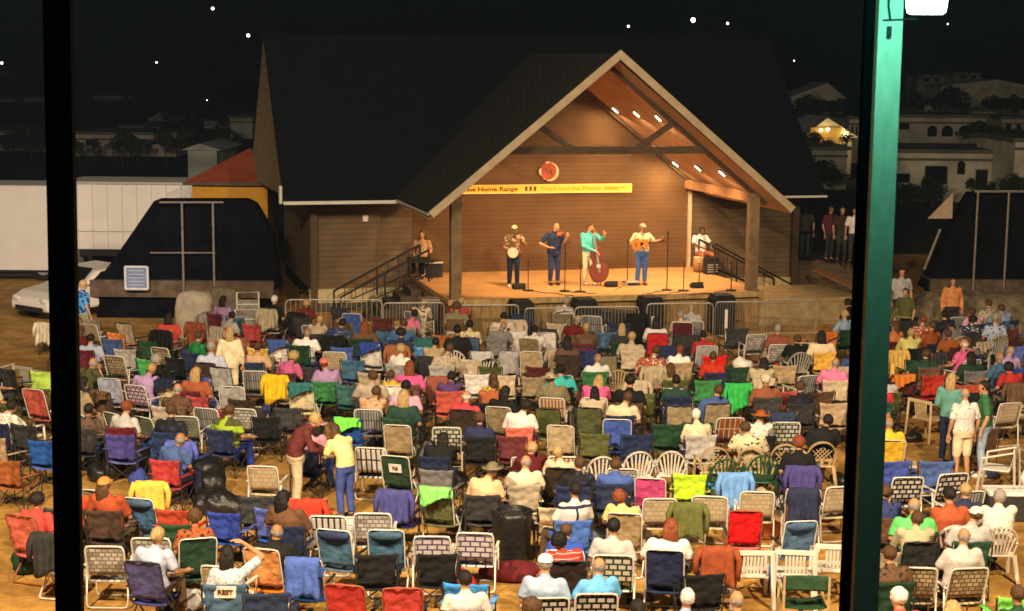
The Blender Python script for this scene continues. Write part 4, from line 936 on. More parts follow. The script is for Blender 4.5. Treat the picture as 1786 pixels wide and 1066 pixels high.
# seated drummer and technician
def stool(label, loc, rz, h=.45, m_=None):
    t = thing("stool", label, "stool", loc, rz)
    MB().tube([(0, 0, h - .05), (0, 0, h)], .18, 18).build("seat", m_ or mat("stool_seat", (.05, .03, .02), .6), t)
    for k in range(3): a = 2 * pi * k / 3 + .3; MB().tube([(.05 * cos(a), .05 * sin(a), h - .05), (.2 * cos(a), .2 * sin(a), 0)], .013).build("leg", blackm, t)
p = G(1222, 471, 1.052)
stool("stool under the seated drummer at the back of the stage", p, 0)
person("person in white shirt seated at the back of the stage behind a drum", p, pi + PSI + R(10), 'drum', P=Ps, vox=.014, face=True, shirt=fab('white'), trou=fab('rust'), hair='dark', skin='dark')
t = thing("hand_drum", "brown hand drum in front of the person in the white shirt", "drum", p + Vector((-.12, -.48, 0)), 0)
MB().loft([((0, 0, .03), .15, .15), ((0, 0, .25), .19, .19), ((0, 0, .44), .16, .16)], 18).build("shell", wood("drum_shell", (.3, .17, .07)), t, smooth=True); MB().tube([(0, 0, .44), (0, 0, .455)], .165, 18).build("skin", mat("banjo_skin", (.75, .66, .5), .5), t)
p = G(1240, 478, 1.052); t = thing("guitar_amplifier", "small black amplifier beside the seated drummer", "amplifier", p, PSI)
MB().box((0, 0, .25), (.42, .25, .5)).build("cabinet", spk, t, bevel=.02); MB().box((0, -.13, .22), (.36, .015, .34)).build("grille", grl, t); m = MB(); [m.box((0, -.14, .08 + .07 * k), (.34, .01, .012)) for k in range(4)]; m.build("trim", gutm, t)
p = G(735, 482, 1.06)
stool("stool under the technician at the near stage corner", p, 0, .45)
person("person in light plaid shirt seated at the stage corner by the stairs", p, pi + PSI + R(-25), 'sit', shirt=print_cloth("plaid_shirt", 'tan', 'rust', 18), trou=fab('black'), hair='brown', hairkind='long', face=True)
t = thing("mixing_desk", "black mixing desk in front of the technician at the stage corner", "mixing desk", p + Vector((0, -.62, 0)), PSI)
MB().prism([(-.25, .5), (.2, .5), (.2, .62), (-.25, .56)], .7, 'X').build("console", spk, t)
[MB().tube([(sx * .3, sy * .18, 0), (sx * .3, sy * .18, .5)], .02).build('leg', blackm, t) for sx in (-1, 1) for sy in (-1, 1)]
# ------------------------------------------------------------ chairs
alu = mat("white_tube_frame", (.66, .64, .58), .4, var=.05, spec=.5)
steelg = mat("dark_tube_frame", (.03, .03, .032), .5, var=.2)
woodl = mat("pale_wood_frame", (.45, .33, .18), .6, var=.15)
def smoothcurve(pts, r=.05):
    P = [Vector(p) for p in pts]; out = [P[0]]
    for a, b, c in zip(P, P[1:], P[2:]):
        u = (a - b).normalized() * min(r, (a - b).length / 2); v = (c - b).normalized() * min(r, (c - b).length / 2)
        for t in (0, .5, 1): out.append((b + u) * (1 - t) ** 2 + b * 2 * t * (1 - t) + (b + v) * t ** 2)
    out.append(P[-1]); return out
def part_panel(name, corners, m_, par, sag=.02, th=.012, n=6, wav=0, smooth=True, top=0, pinch=0):
    """cloth panel between 4 corners bl, br, tr, tl, object origin at the middle so patterns line up"""
    bl, br, tr, tl = map(Vector, corners); c = (bl + br + tr + tl) / 4; nrm = (br - bl).cross(tl - bl).normalized()
    def fn(a, b):
        p = bl.lerp(br, a).lerp(tl.lerp(tr, a), b)
        p.z -= top * 4 * a * (1 - a) * b; p.x = c.x + (p.x - c.x) * (1 - pinch * sin(pi * b))
        return p - c - nrm * sag * 4 * a * (1 - a) * (.6 + .4 * b) + nrm * wav * (noise.noise(p * 11) + .35 * sin(a * 17 + 5 * noise.noise(p * 5)) * (1 - .6 * b))
    mb = MB().grid(fn, n, n); me = mb.mesh(name, smooth, fix=False)
    o = bpy.data.objects.new(name, me); COL.objects.link(o); o.parent = par; o.location = c; me.materials.append(m_); obslot(o, m_)
    md = o.modifiers.new("s", 'SOLIDIFY'); md.thickness = th
    return o
def proto(name): return thing(name, "", "chair", (0, 0, -50))
PR = {}
def p_web(fold=False):
    t = proto("webbed_lawn_chair"); w = .262
    m = MB(); m.tube(smoothcurve([(-w, .24, .41), (-w, -.2, .38), (-w, -.36, .92), (w, -.36, .92), (w, -.2, .38), (w, .24, .41), (-w, .24, .41)], .07), .0135, 8); m.build("frame", alu, t, smooth=True)
    for yy, y2 in ((.22, .27), (-.20, -.26)):
        m = MB(); m.tube(smoothcurve([(-w - .02, yy, .60), (-w - .02, y2, .02), (w + .02, y2, .02), (w + .02, yy, .60)], .06), .0135, 8); m.build("leg", alu, t, smooth=True)
    for s in (-1, 1): MB().bar((s * (w + .02), -.27, .63), (s * (w + .02), .27, .62), .045, .028).build("armrest", alu, t, bevel=.008)
    part_panel("backrest", [(-w + .01, -.225, .47), (w - .01, -.225, .47), (w - .01, -.362, .925), (-w + .01, -.362, .925)], fab('grey'), t, .012)
    part_panel("seat", [(-w + .01, -.2, .385), (w - .01, -.2, .385), (w - .01, .24, .415), (-w + .01, .24, .415)], fab('grey'), t, .015)
    return t
def p_camp():
    t = proto("camp_chair"); w = .25
    m = MB()
    for s in (-1, 1):
        m.tube([(s * .27, -.27, .40), (s * .29, -.35, .90)], .012); m.tube([(s * .27, .27, 0), (s * .29, .24, .60)], .012)
        m.tube([(s * .29, -.27, .02), (s * .27, .25, .40)], .009, 5); m.tube([(s * .27, .27, .02), (s * .27, -.27, .40)], .009, 5)
    m.tube([(-.29, -.29, .02), (.27, -.26, .42)], .009, 5); m.tube([(.29, -.29, .02), (-.27, -.26, .42)], .009, 5)
    m.tube([(-.27, .28, .02), (.26, .25, .40)], .009, 5); m.tube([(.27, .28, .02), (-.26, .25, .40)], .009, 5)
    m.tube([(-.29, -.28, 0), (-.27, -.27, .42)], .011); m.tube([(.29, -.28, 0), (.27, -.27, .42)], .011)
    m.build("frame", steelg, t)
    part_panel("backrest", [(-w - .01, -.275, .46), (w + .01, -.275, .46), (w + .03, -.355, .93), (-w - .03, -.355, .93)], fab('grey'), t, .06, wav=.034, n=14, top=.05, pinch=.10)
    part_panel("seat", [(-w, -.27, .42), (w, -.27, .42), (w, .25, .43), (-w, .25, .43)], fab('grey'), t, .06, wav=.01)
    for s in (-1, 1): part_panel("armrest", [(s * .255, -.33, .64), (s * .325, -.33, .64), (s * .325, .26, .60), (s * .255, .26, .60)], fab('grey'), t, .01, n=3)
    return t
def p_sling():
    t = proto("high_backed_folding_chair"); w = .25
    m = MB(); m.tube(smoothcurve([(-w, .26, .40), (-w, -.22, .38), (-w, -.42, 1.02), (w, -.42, 1.02), (w, -.22, .38), (w, .26, .40), (-w, .26, .40)], .06), .0105, 8); m.build("frame", alu, t, smooth=True)
    for yy, y2 in ((.2, -.3), (-.25, .28)):
        m = MB(); m.tube(smoothcurve([(-w - .02, yy, .60 if y2 > 0 else .5), (-w - .02, y2, .02), (w + .02, y2, .02), (w + .02, yy, .60 if y2 > 0 else .5)], .05), .012, 8); m.build("leg", alu, t, smooth=True)
    for s in (-1, 1): MB().bar((s * (w + .02), -.30, .63), (s * (w + .02), .24, .61), .045, .025).build("armrest", steelg, t, bevel=.008)
    part_panel("backrest", [(-w + .012, -.235, .45), (w - .012, -.235, .45), (w - .012, -.418, 1.01), (-w + .012, -.418, 1.01)], fab('grey'), t, .025, .02, wav=.024, n=12)
    part_panel("seat", [(-w + .012, -.22, .39), (w - .012, -.22, .39), (w - .012, .26, .41), (-w + .012, .26, .41)], fab('grey'), t, .03, .02)
    return t
plw = mat("white_resin", (.72, .68, .60), .45, var=.05, spec=.4)
def p_fan(name="plastic_fan_back_chair", lattice=False):
    t = proto(name)
    def bk(a, z): return V(a, -.2 - (z - .42) * .32 - .0 + .10 * (a / .27) ** 2 * .9, z)
    m = MB(); arch = [bk(-.2, .42)] + [bk(.255 * -cos(k * pi / 14), .60 + .31 * sin(k * pi / 14)) for k in range(15)] + [bk(.2, .42)]
    for a, b in zip(arch, arch[1:]): m.bar(a, b + (b - a) * .12, .02, .055 if not lattice else .075, up=(0, 1, 0))
    if lattice:
        for k in range(-4, 5):
            for s in (-1, 1):
                x0 = k * .065; x1 = x0 + s * .18
                if abs(x0) <= .2 and abs(x1) <= .23: m.bar(bk(x0, .56), bk(x1, .80 - abs(x1) * .35), .012, .016, up=(0, 1, 0))
        m.bar(bk(-.2, .54), bk(.2, .54), .02, .05); m.bar(bk(-.15, .43), bk(-.16, .56), .05, .02); m.bar(bk(.15, .43), bk(.16, .56), .05, .02); m.bar(bk(0, .43), bk(0, .56), .06, .02)
    else:
        for k in range(-3, 4):
            x1 = k * .072; m.bar(bk(k * .042, .44), bk(x1, .60 + .30 * sqrt(max(0, 1 - (x1 / .255) ** 2))), .03, .014, up=(0, 1, 0))
        m.bar(bk(-.2, .44), bk(.2, .44), .02, .06)
    m.build("backrest", plw, t)
    MB().prism([(-.19, -.22), (.19, -.22), (.24, .24), (.2, .28), (-.2, .28), (-.24, .24)], .03, 'Z', (0, 0, .42)).build("seat", plw, t, bevel=.01)
    for s in (-1, 1):
        MB().tube([(s * .25, -.22, .62), (s * .29, -.02, .64), (s * .28, .24, .62)], [.02, .026, .024], 6).build("armrest", plw, t, smooth=True)
        MB().loft([((s * .29, .27, 0), .026, .02), ((s * .27, .24, .62), .03, .02)], 4).build("leg", plw, t)
        MB().loft([((s * .27, -.32, 0), .026, .02), ((s * .22, -.21, .44), .034, .024)], 4).build("leg", plw, t)
    return t
def p_low():
    t = proto("plastic_garden_chair")
    m = MB(); b = lambda x, z: V(x, -.22 - (z - .42) * .22, z)
    m.bar(b(-.29, .82), b(.29, .82), .03, .07); m.bar(b(-.19, .46), b(.19, .46), .03, .05)
    for x in (-.12, -.07, -.02, .03, .08, .13): m.bar(b(x - .005, .45), b(x - .005, .82), .036, .014)
    m.build("backrest", plw, t, bevel=.005)
    MB().prism([(-.24, -.23), (.24, -.23), (.26, .26), (-.26, .26)], .03, 'Z', (0, 0, .43)).build("seat", plw, t, bevel=.01)
    for s in (-1, 1):
        MB().bar(b(s * .28, .80), (s * .29, .26, .64), .05, .03).build("armrest", plw, t, bevel=.006)
        MB().loft([((s * .30, -.36, 0), .03, .022), (b(s * .27, .82), .03, .02)], 4).build("leg", plw, t)
        MB().loft([((s * .29, .32, 0), .03, .022), ((s * .28, .25, .64), .034, .024)], 4).build("leg", plw, t)
    return t
def p_dir():
    t = proto("director_chair")
    m = MB()
    for s in (-1, 1):
        m.bar((s * .28, -.24, 0), (s * .28, -.27, .86), .03, .03); m.bar((s * .28, .24, 0), (s * .28, .24, .62), .03, .03); m.bar((s * .28, -.28, .63), (s * .28, .28, .63), .045, .022); m.bar((s * .28, -.27, .03), (s * .28, .27, .03), .03, .03)
    for y in (-.25, .2): m.bar((-.27, y, .06), (.27, y - .03, .44), .03, .02); m.bar((.27, y, .06), (-.27, y + .03, .44), .03, .02)
    m.build("frame", woodl, t)
    part_panel("backrest", [(-.3, -.27, .66), (.3, -.27, .66), (.3, -.28, .86), (-.3, -.28, .86)], fab('grey'), t, .03, wav=.006)
    part_panel("seat", [(-.27, -.24, .45), (.27, -.24, .45), (.27, .24, .45), (-.27, .24, .45)], fab('grey'), t, .05)
    return t
PR = {'web': p_web(), 'camp': p_camp(), 'sling': p_sling(), 'fan': p_fan(), 'lat': p_fan("lattice_back_plastic_chair", True), 'low': p_low(), 'dir': p_dir()}
KN = {'web': "webbed lawn chair", 'camp': "camp chair", 'sling': "high-backed folding chair", 'fan': "plastic fan-back chair", 'lat': "plastic lattice-back chair", 'low': "plastic garden chair", 'dir': "director's chair"}
BACKZ = {'web': .92, 'camp': .90, 'sling': 1.02, 'fan': .90, 'lat': .92, 'low': .84, 'dir': .86}
BACKY = {'web': -.36, 'camp': -.35, 'sling': -.42, 'fan': -.35, 'lat': -.36, 'low': -.31, 'dir': -.28}
used = {k: 0 for k in PR}
PATT = {
 'ww': lambda: brick("weave_white_green", COLS['white'], COLS['cream'], COLS['dark green'], .115, .085, .014),
 'wb': lambda: brick("weave_white_black", COLS['white'], COLS['light grey'], COLS['black'], .115, .085, .016),
 'wg': lambda: brick("weave_white_grey", COLS['white'], (.30, .28, .25), (.16, .14, .12), .085, .062, .007),
 'wr': lambda: brick("weave_white_red_blue", COLS['white'], (.62, .60, .66), (.10, .05, .16), .14, .085, .012),
 'wp': lambda: brick("weave_white_pink", COLS['white'], COLS['light pink'], COLS['purple'], .11, .08, .012),
 'tb': lambda: brick("weave_tan_brown", COLS['cream'], (.30, .21, .12), COLS['brown'], .085, .062, .008),
 'tw': lambda: brick("weave_tan_cream", COLS['cream'], COLS['beige'], COLS['tan'], .10, .075, .006),
 'sg': lambda: brick("weave_sage_floral", (.20, .22, .15), (.30, .30, .22), (.10, .12, .08), .075, .06, .008),
 'gs': lambda: brick("weave_grey_strips", COLS['light grey'], COLS['grey'], COLS['charcoal'], .05, .3, .008, swap=('X', 'Z'), offset=0),
 'ws': lambda: brick("weave_white_dark_strips", COLS['white'], COLS['white'], COLS['charcoal'], .085, .6, .015, offset=0),
 'rb': lambda: brick("weave_rust_brown", COLS['rust'], COLS['brown'], COLS['cream'], .1, .8, .008, offset=0),
 'yf': lambda: brick("weave_yellow_fence", COLS['cream'], COLS['cream'], COLS['rust'], .07, .3, .016, offset=0),
}
PATN = {'ww': 'white and green', 'wb': 'white and black', 'wg': 'white and grey', 'wr': 'white, red and blue', 'wp': 'white and pink', 'tb': 'tan and brown', 'tw': 'cream and tan', 'sg': 'sage patterned', 'gs': 'grey striped', 'ws': 'white striped', 'rb': 'rust striped', 'yf': 'cream and rust striped'}
def cmat(c): return PATT[c]() if c in PATT else fab(c)
RES = {'white': plw, 'green': mat("green_resin", (.02, .085, .04), .4, spec=.4), 'beige': mat("beige_resin", (.52, .38, .20), .45, spec=.4), 'grey': mat("grey_resin", (.40, .38, .32), .5), 'yellow': mat("yellow_resin", (.6, .48, .2), .5)}
# ------------------------------------------------------------ draped things
def jacket_proto(v):
    rnd = random.Random(v); w = .24; ph = rnd.random() * 9
    m = MB()
    def fn(a, b):
        x = (a - .5) * 2 * w * (1 + .12 * sin(ph + b * 4)); s = (b - .42)
        if s < 0: y, z = .03 + s * .05, s * (.4 if v == 1 else .62)
        else: y, z = -.04 - s * .06, -s * ((.38 if v == 1 else .95) + .12 * sin(ph + a * 4))
        if abs(s) < .08: y *= abs(s) / .08; z = -abs(s) * .6
        q = noise.noise(Vector((x * 9, b * 4, ph)))
        fo = .022 * sin(a * 24 + ph + 3 * q) * min(1, abs(s) * 3)
        return (x + .01 * q, y + fo - .02 * abs(q), z + .012 * q)
    m.grid(fn, 16, 16)
    if v % 2 == 0:
        for s in (-1, 1):
            m.tube([(s * (w - .02), -.03, -.03), (s * (w + .04), -.05, -.18), (s * (w + .02 + .02 * rnd.random()), -.07, -.36 - .1 * rnd.random())], [.05, .045, .035], 8)
    me = m.mesh("draped", True, fix=False); return me
JK = [jacket_proto(i) for i in range(4)]
# ------------------------------------------------------------ crowd layout
ITEMS = []   # dict(pos, kind, col, desc, person, jackets, rot, label)
STG = G(1052, 505)
def facing(p, j=0): return -.75 * atan2(STG.x - p.x, STG.y + 4 - p.y) + j
def put(kind, x, y, col, desc=None, j=None, p=None, rot=None, jd=None):
    z = BACKZ[kind]; q = G(x, y, z); a = facing(q, R(rot) if rot is not None else R(random.uniform(-10, 10)))
    off = Matrix.Rotation(a, 3, 'Z') @ Vector((0, BACKY[kind], 0)); pos = Vector((q.x - off.x, q.y - off.y, 0))
    it = dict(pos=pos, rz=a, kind=kind, col=col, desc=desc, j=j, p=p, jd=jd, px=x, py=y); ITEMS.append(it); return it
DARKS = [('camp', 'black'), ('camp', 'navy'), ('camp', 'dark green'), ('camp', 'charcoal'), ('camp', 'brown'), ('camp', 'maroon'), ('sling', 'dark brown')]
def head(x, y, shirt, hair='brown', pose_='sit', kind=None, col=None, desc=None, **k):
    """a person whose head top shows at (x, y); takes the nearest free chair or brings its own"""
    q = G(x, y, 1.33)
    best = None
    for it in ITEMS:
        if it['p'] is None and it['kind'] != 'prop':
            d = (it['pos'] - Vector((q.x, q.y, 0))).length
            if d < .55 and (best is None or d < best[0]): best = (d, it)
    pd = dict(shirt=shirt, hair=hair, pose=pose_, desc=desc, **k)
    if best and not kind: best[1]['p'] = pd; return
    kd, cl = (kind, col) if kind else random.choice(DARKS)
    a = facing(q, R(random.uniform(-7, 7)))
    ITEMS.append(dict(pos=Vector((q.x, q.y, 0)), rz=a, kind=kd, col=cl, desc=None, j=None, p=pd, jd=None, px=x, py=y))
c = put
# --- far left, beyond the dark post
c('fan', 16, 722, 'white', rot=-6); c('sling', 56, 678, 'red'); c('camp', 74, 650, 'lime', rot=10); c('low', 38, 636, 'grey'); c('camp', 72, 768, 'blue'); c('sling', 35, 900, 'bright red', 'bright red high-backed chair'); c('sling', 86, 925, 'light grey', jd='dark patterned fleece jacket', j=('charcoal', 0)); c('camp', 8, 800, 'rust'); c('camp', 40, 742, 'charcoal')
# --- left block, back rows
c('camp', 200, 578, 'orange', 'orange camp chair with a white top'); c('camp', 258, 626, 'bright green', 'bright green camp chair'); c('camp', 255, 592, 'dark green'); c('camp', 330, 612, 'navy', 'navy camp chair with a rolled blanket'); c('camp', 300, 622, 'black'); c('web', 198, 622, 'tb'); c('sling', 188, 656, 'pale blue'); c('web', 238, 668, 'wp'); c('sling', 291, 658, 'cream', 'cream high-backed chair with a navy blanket', j=('navy', 1), jd='navy blanket'); c('sling', 336, 658, 'light grey', 'pale chair with an indigo blanket', j=('indigo', 1), jd='indigo blanket'); c('web', 436, 647, 'gs'); c('sling', 481, 650, 'cream', 'cream high-backed chair with a yellow jacket', j=('yellow', 0), jd='yellow rain jacket'); c('camp', 455, 604, 'yellow', 'rounded yellow camp chair'); c('sling', 477, 592, 'white', 'white-topped blue chair', j=('blue', 1), jd='blue towel'); c('camp', 362, 688, 'red', 'square red camp chair'); c('sling', 392, 680, 'light grey'); c('camp', 410, 692, 'dark brown', 'dark brown basket-shaped camp chair'); c('camp', 380, 592, 'rust'); c('camp', 415, 588, 'rust', 'rust camp chair by the folding boards'); c('sling', 392, 640, 'light grey')
c('web', 133, 722, 'sg', rot=-22, desc='sage patterned chair half behind the near dark post'); c('web', 190, 716, 'sg', rot=-24, desc='sage patterned lawn chair turned towards the stage'); c('web', 258, 724, 'sg', rot=-22, desc='sage patterned lawn chair with a pale lower rail'); c('web', 309, 726, 'sg', desc='greenish grey chair with a rounded top'); c('web', 357, 710, 'gs', desc='grey chequered chair under the red one'); c('web', 424, 712, 'wg', desc='white and grey chair by the lime vest'); c('camp', 208, 760, 'indigo'); c('camp', 285, 800, 'red'); c('camp', 316, 770, 'blue', 'blue chair hung with a blue jacket', j=('blue', 0), jd='royal blue jacket'); 
# --- middle block back rows
c('camp', 520, 590, 'maroon'); c('camp', 556, 592, 'black'); c('camp', 603, 576, 'slate blue'); c('web', 583, 614, 'tw'); c('camp', 614, 628, 'slate blue', 'slate blue camp chair with a cloth over it'); c('sling', 646, 598, 'white', 'white tube chair with a blue bag on it', j=('blue', 1), jd='blue cloth bag'); c('sling', 691, 600, 'white', 'white tube chair with an orange jacket', j=('rust', 0), jd='orange-brown jacket'); c('camp', 737, 602, 'sky blue', 'sky blue camp chair'); c('camp', 771, 582, 'rust', 'rust-red camp chair before the stage corner'); c('camp', 566, 664, 'green', 'green-topped dark chair'); c('sling', 523, 668, 'cream', 'pale chair with a teal sling', j=('teal', 1), jd='teal cloth'); c('camp', 606, 670, 'teal'); c('camp', 572, 648, 'purple'); c('camp', 530, 640, 'charcoal'); c('sling', 684, 676, 'white', 'white towel-topped chair'); c('camp', 646, 690, 'charcoal', 'charcoal mesh chair'); c('camp', 711, 694, 'brown'); c('camp', 784, 684, 'bright red', 'bright red camp chair'); c('camp', 607, 728, 'blue', 'blue chair with a pale green towel', j=('neon green', 1), jd='pale green towel'); c('sling', 692, 738, 'tan', 'upright tan chair'); c('web', 779, 742, 'ww', 'white and green woven chair behind the dark shirt'); c('camp', 540, 740, 'black'); c('web', 646, 782, 'ws'); c('sling', 687, 792, 'dark green', 'dark green chair with a white label'); c('camp', 770, 640, 'light grey'); c('web', 640, 715, 'gs'); c('camp', 500, 712, 'charcoal'); c('camp', 462, 722, 'black')
c('low', 799, 578, 'grey'); c('sling', 902, 574, 'white', 'white folding chair below the banjo player'); c('sling', 952, 576, 'white', 'white folding chair below the fiddler'); c('camp', 866, 588, 'grey', 'wide grey camp chair'); c('fan', 800, 610, 'white'); c('fan', 838, 612, 'white', j=('light grey', 1), jd='pale checked cloth'); c('fan', 882, 612, 'white', j=('light grey', 3), jd='grey checked cloth'); c('sling', 928, 610, 'tan', 'tan square chair behind the white folding pair'); c('sling', 975, 610, 'tan', 'tan square chair nearest the turquoise shirt'); c('camp', 1020, 612, 'dark blue'); c('fan', 1072, 645, 'beige', 'beige slatted chair of the person in a white shirt'); c('camp', 1057, 578, 'slate blue', 'slate camp chair with a white rim'); c('camp', 1112, 578, 'black', 'black camp chair with a white rim'); c('camp', 836, 652, 'white', 'white canvas camp chair'); c('camp', 884, 654, 'beige'); c('sling', 978, 654, 'turquoise', 'turquoise-backed chair'); c('camp', 858, 688, 'bright red', 'wide red camp chair in the middle'); c('web', 962, 690, 'yf'); c('web', 1037, 690, 'yf'); c('sling', 955, 708, 'olive'); c('sling', 1030, 708, 'olive'); c('sling', 868, 706, 'khaki'); c('camp', 906, 742, 'bright red', 'red camp chair under the white shirt'); c('sling', 980, 738, 'tan', 'upright tan chair in the centre'); c('camp', 1034, 754, 'olive'); c('sling', 1078, 732, 'blue', 'blue chair with a white badge'); c('camp', 1110, 756, 'navy'); c('camp', 1118, 686, 'olive'); c('camp', 1045, 648, 'green'); c('camp', 920, 655, 'khaki'); c('camp', 1140, 640, 'tan', jd='striped pale jumper', j=('beige', 2)); c('fan', 1051, 795, 'white'); c('fan', 1117, 787, 'white'); c('fan', 1172, 783, 'white'); c('web', 983, 796, 'yf', 'yellowish striped lawn chair'); c('web', 921, 796, 'tw', 'cream woven chair in the middle'); c('camp', 845, 838, 'khaki', 'broad khaki camp chair'); c('camp', 915, 842, 'beige', 'beige chair with a dark band'); c('camp', 760, 822, 'grey'); c('sling', 758, 850, 'olive', 'olive chair with a neon green towel', j=('neon green', 1), jd='neon green towel with white stripes'); c('sling', 690, 850, 'indigo', 'indigo chair behind the dark green one', j=('indigo', 0), jd='navy anorak'); c('camp', 890, 758, 'maroon')
# --- right of centre
c('camp', 1285, 574, 'charcoal', 'black camp chair by the taller white marker post'); c('web', 1321, 580, 'wg', 'chequered lawn chair by the black camp chair'); c('web', 1362, 600, 'wg'); c('web', 1410, 598, 'tb'); c('camp', 1444, 580, 'orange', 'orange chair with a white rim', j=('orange', 1), jd='orange towel'); c('camp', 1440, 612, 'yellow', 'wide yellow camp chair'); c('fan', 1398, 614, 'grey'); c('camp', 1190, 630, 'tan'); c('camp', 1247, 622, 'bright red', 'red chair with an orange seat pad'); c('camp', 1180, 662, 'olive'); c('camp', 1245, 666, 'green'); c('camp', 1278, 668, 'bright green', 'bright green chair with crossed straps', j=('bright green', 0), jd='bright green jacket'); c('sling', 1193, 704, 'tan'); c('sling', 1246, 704, 'tan'); c('camp', 1386, 682, 'red', 'red camp chair beside the dirt aisle'); c('camp', 1425, 684, 'brown'); c('web', 1284, 730, 'rb'); c('web', 1316, 738, 'wb', 'white and black woven chair of the pair'); c('web', 1366, 736, 'ww', 'white and green woven chair of the pair'); c('camp', 1455, 704, 'tan'); c('lat', 1252, 778, 'beige'); c('lat', 1312, 776, 'beige'); c('lat', 1372, 772, 'beige'); c('lat', 1437, 766, 'beige'); c('fan', 1268, 796, 'green'); c('fan', 1334, 796, 'green'); c('fan', 1400, 792, 'green'); c('camp', 1165, 740, 'dark green'); c('camp', 1215, 735, 'dark green')
c('sling', 1134, 828, 'pink', 'hot pink high-backed chair'); c('web', 1086, 812, 'wg'); c('camp', 1217, 826, 'lime', 'lime camp chair with a dark top'); c('camp', 1268, 826, 'sky blue', 'sky blue chair with a hanging cloth', j=('sky blue', 0), jd='sky blue jacket'); c('web', 1160, 868, 'tw'); c('web', 1235, 868, 'tw'); c('sling', 1196, 868, 'beige', 'beige chair with an olive jacket', j=('olive', 2), jd='olive jacket with long sleeves'); c('web', 1322, 855, 'tw'); c('sling', 1302, 886, 'bright red', 'bright red chair with an orange bag'); c('sling', 1402, 854, 'rust', 'orange and navy chair', j=('navy', 3), jd='dark navy jacket'); c('sling', 1400, 902, 'slate blue', 'slate blue chair with a top roll'); c('web', 1470, 848, 'tw'); c('camp', 1400, 812, 'indigo', jd='purple-blue windcheater', j=('indigo', 0)); c('low', 1318, 958, 'white'); c('low', 1395, 956, 'white'); c('low', 1456, 954, 'white', 'white garden chair hidden partly by the near lit post'); c('dir', 1408, 1006, 'dark green'); c('sling', 1255, 952, 'light grey', jd='orange windbreaker', j=('rust', 2)); c('camp', 1225, 994, 'black', 'black mesh camp chair'); c('sling', 1165, 962, 'navy', 'navy chair of the person in a white t-shirt')
# --- right of the lit post
c('camp', 1600, 624, 'dark green'); c('camp', 1565, 612, 'yellow', jd='yellow waterproof', j=('yellow', 0)); c('low', 1604, 696, 'beige', 'beige garden chair turned sideways in the aisle', rot=-60); c('camp', 1582, 655, 'maroon', 'orange-topped maroon chair', j=('orange', 1), jd='orange towel over the maroon chair'); c('sling', 1557, 762, 'yellow', 'yellowish slatted chair'); c('camp', 1560, 806, 'blue'); c('camp', 1635, 808, 'blue', 'blue camp chair before the white floral shirt'); c('web', 1586, 828, 'wb'); c('web', 1664, 824, 'wb'); c('web', 1692, 856, 'gs'); c('fan', 1681, 922, 'white'); c('fan', 1748, 912, 'white', 'white fan-back chair at the end of its row'); c('sling', 1592, 940, 'charcoal', 'dark mesh chair of the person in green'); c('web', 1590, 986, 'tb'); c('web', 1692, 988, 'tb'); c('low', 1776, 776, 'white', 'white chair turned sideways at the picture edge', rot=55); c('camp', 1770, 640, 'blue', 'dark blue camp chair of the bald person in lilac'); c('camp', 1625, 655, 'red'); c('camp', 1690, 672, 'red'); c('camp', 1718, 650, 'grey'); c('web', 1765, 700, 'tw'); c('camp', 1725, 745, 'brown'); c('low', 1620, 586, 'grey'); 
for x, y in ((1668, 576), (1692, 582), (1716, 572), (1738, 580), (1762, 568)): c('fan', x, y, 'grey')
c('camp', 1780, 1040, 'neon green', 'neon green camp chair in the corner'); c('camp', 1540, 900, 'brown'); c('camp', 1552, 960, 'khaki')
# --- left foreground
c('sling', 166, 852, 'khaki', 'khaki chair with red and white bags on top'); c('sling', 228, 866, 'slate blue', 'big slate blue padded chair'); c('camp', 165, 888, 'dark brown'); c('sling', 262, 840, 'yellow', 'chair hung with yellow and orange jackets', j=('yellow', 2), jd='bright yellow jacket'); c('camp', 300, 890, 'red'); c('camp', 312, 912, 'dark green', 'low dark green camp chair'); c('sling', 345, 936, 'dark green', 'tilted dark green folded chair', rot=25); c('web', 181, 950, 'wg', 'white and grey woven chair by the dark post'); c('web', 262, 938, 'wg'); c('sling', 246, 976, 'indigo', 'indigo cloth-covered chair with a blond person'); c('web', 395, 980, 'tw', 'cream woven chair of the person with raised arm'); c('camp', 388, 890, 'blue'); c('camp', 474, 890, 'blue'); c('sling', 455, 962, 'orange', 'orange wooden-armed chair'); c('web', 456, 808, 'tw', 'cream woven chair beside the maroon sweater'); c('camp', 450, 868, 'charcoal'); c('camp', 537, 868, 'bright red', 'bright red chair by the lime shirt', j=('bright red', 2), jd='red hooded top'); c('sling', 512, 966, 'blue', 'blue padded chair', j=('bright blue', 3), jd='bright blue fleece'); c('web', 577, 900, 'ws', 'white striped lawn chair behind the padded one'); c('web', 642, 897, 'wg', 'white chequered lawn chair behind the padded one'); c('sling', 580, 922, 'slate blue', 'slate padded chair with a navy pillow'); c('sling', 673, 922, 'slate blue', 'slate padded chair by the light blue towel'); c('camp', 657, 966, 'black'); c('camp', 763, 962, 'black', 'black camp chair before the red, white and blue one'); c('web', 753, 930, 'wr', 'left chair of the red, white and blue pair'); c('web', 828, 926, 'wr', 'right chair of the red, white and blue pair'); c('sling', 600, 1020, 'bright red', 'bright red chair at the picture bottom'); c('sling', 702, 1022, 'bright red', 'narrower red chair at the picture bottom'); c('camp', 812, 1022, 'sky blue', 'sky blue chair at the picture bottom'); c('camp', 391, 1020, 'slate blue', 'slate chair with a white lettered label'); c('camp', 465, 1036, 'navy')
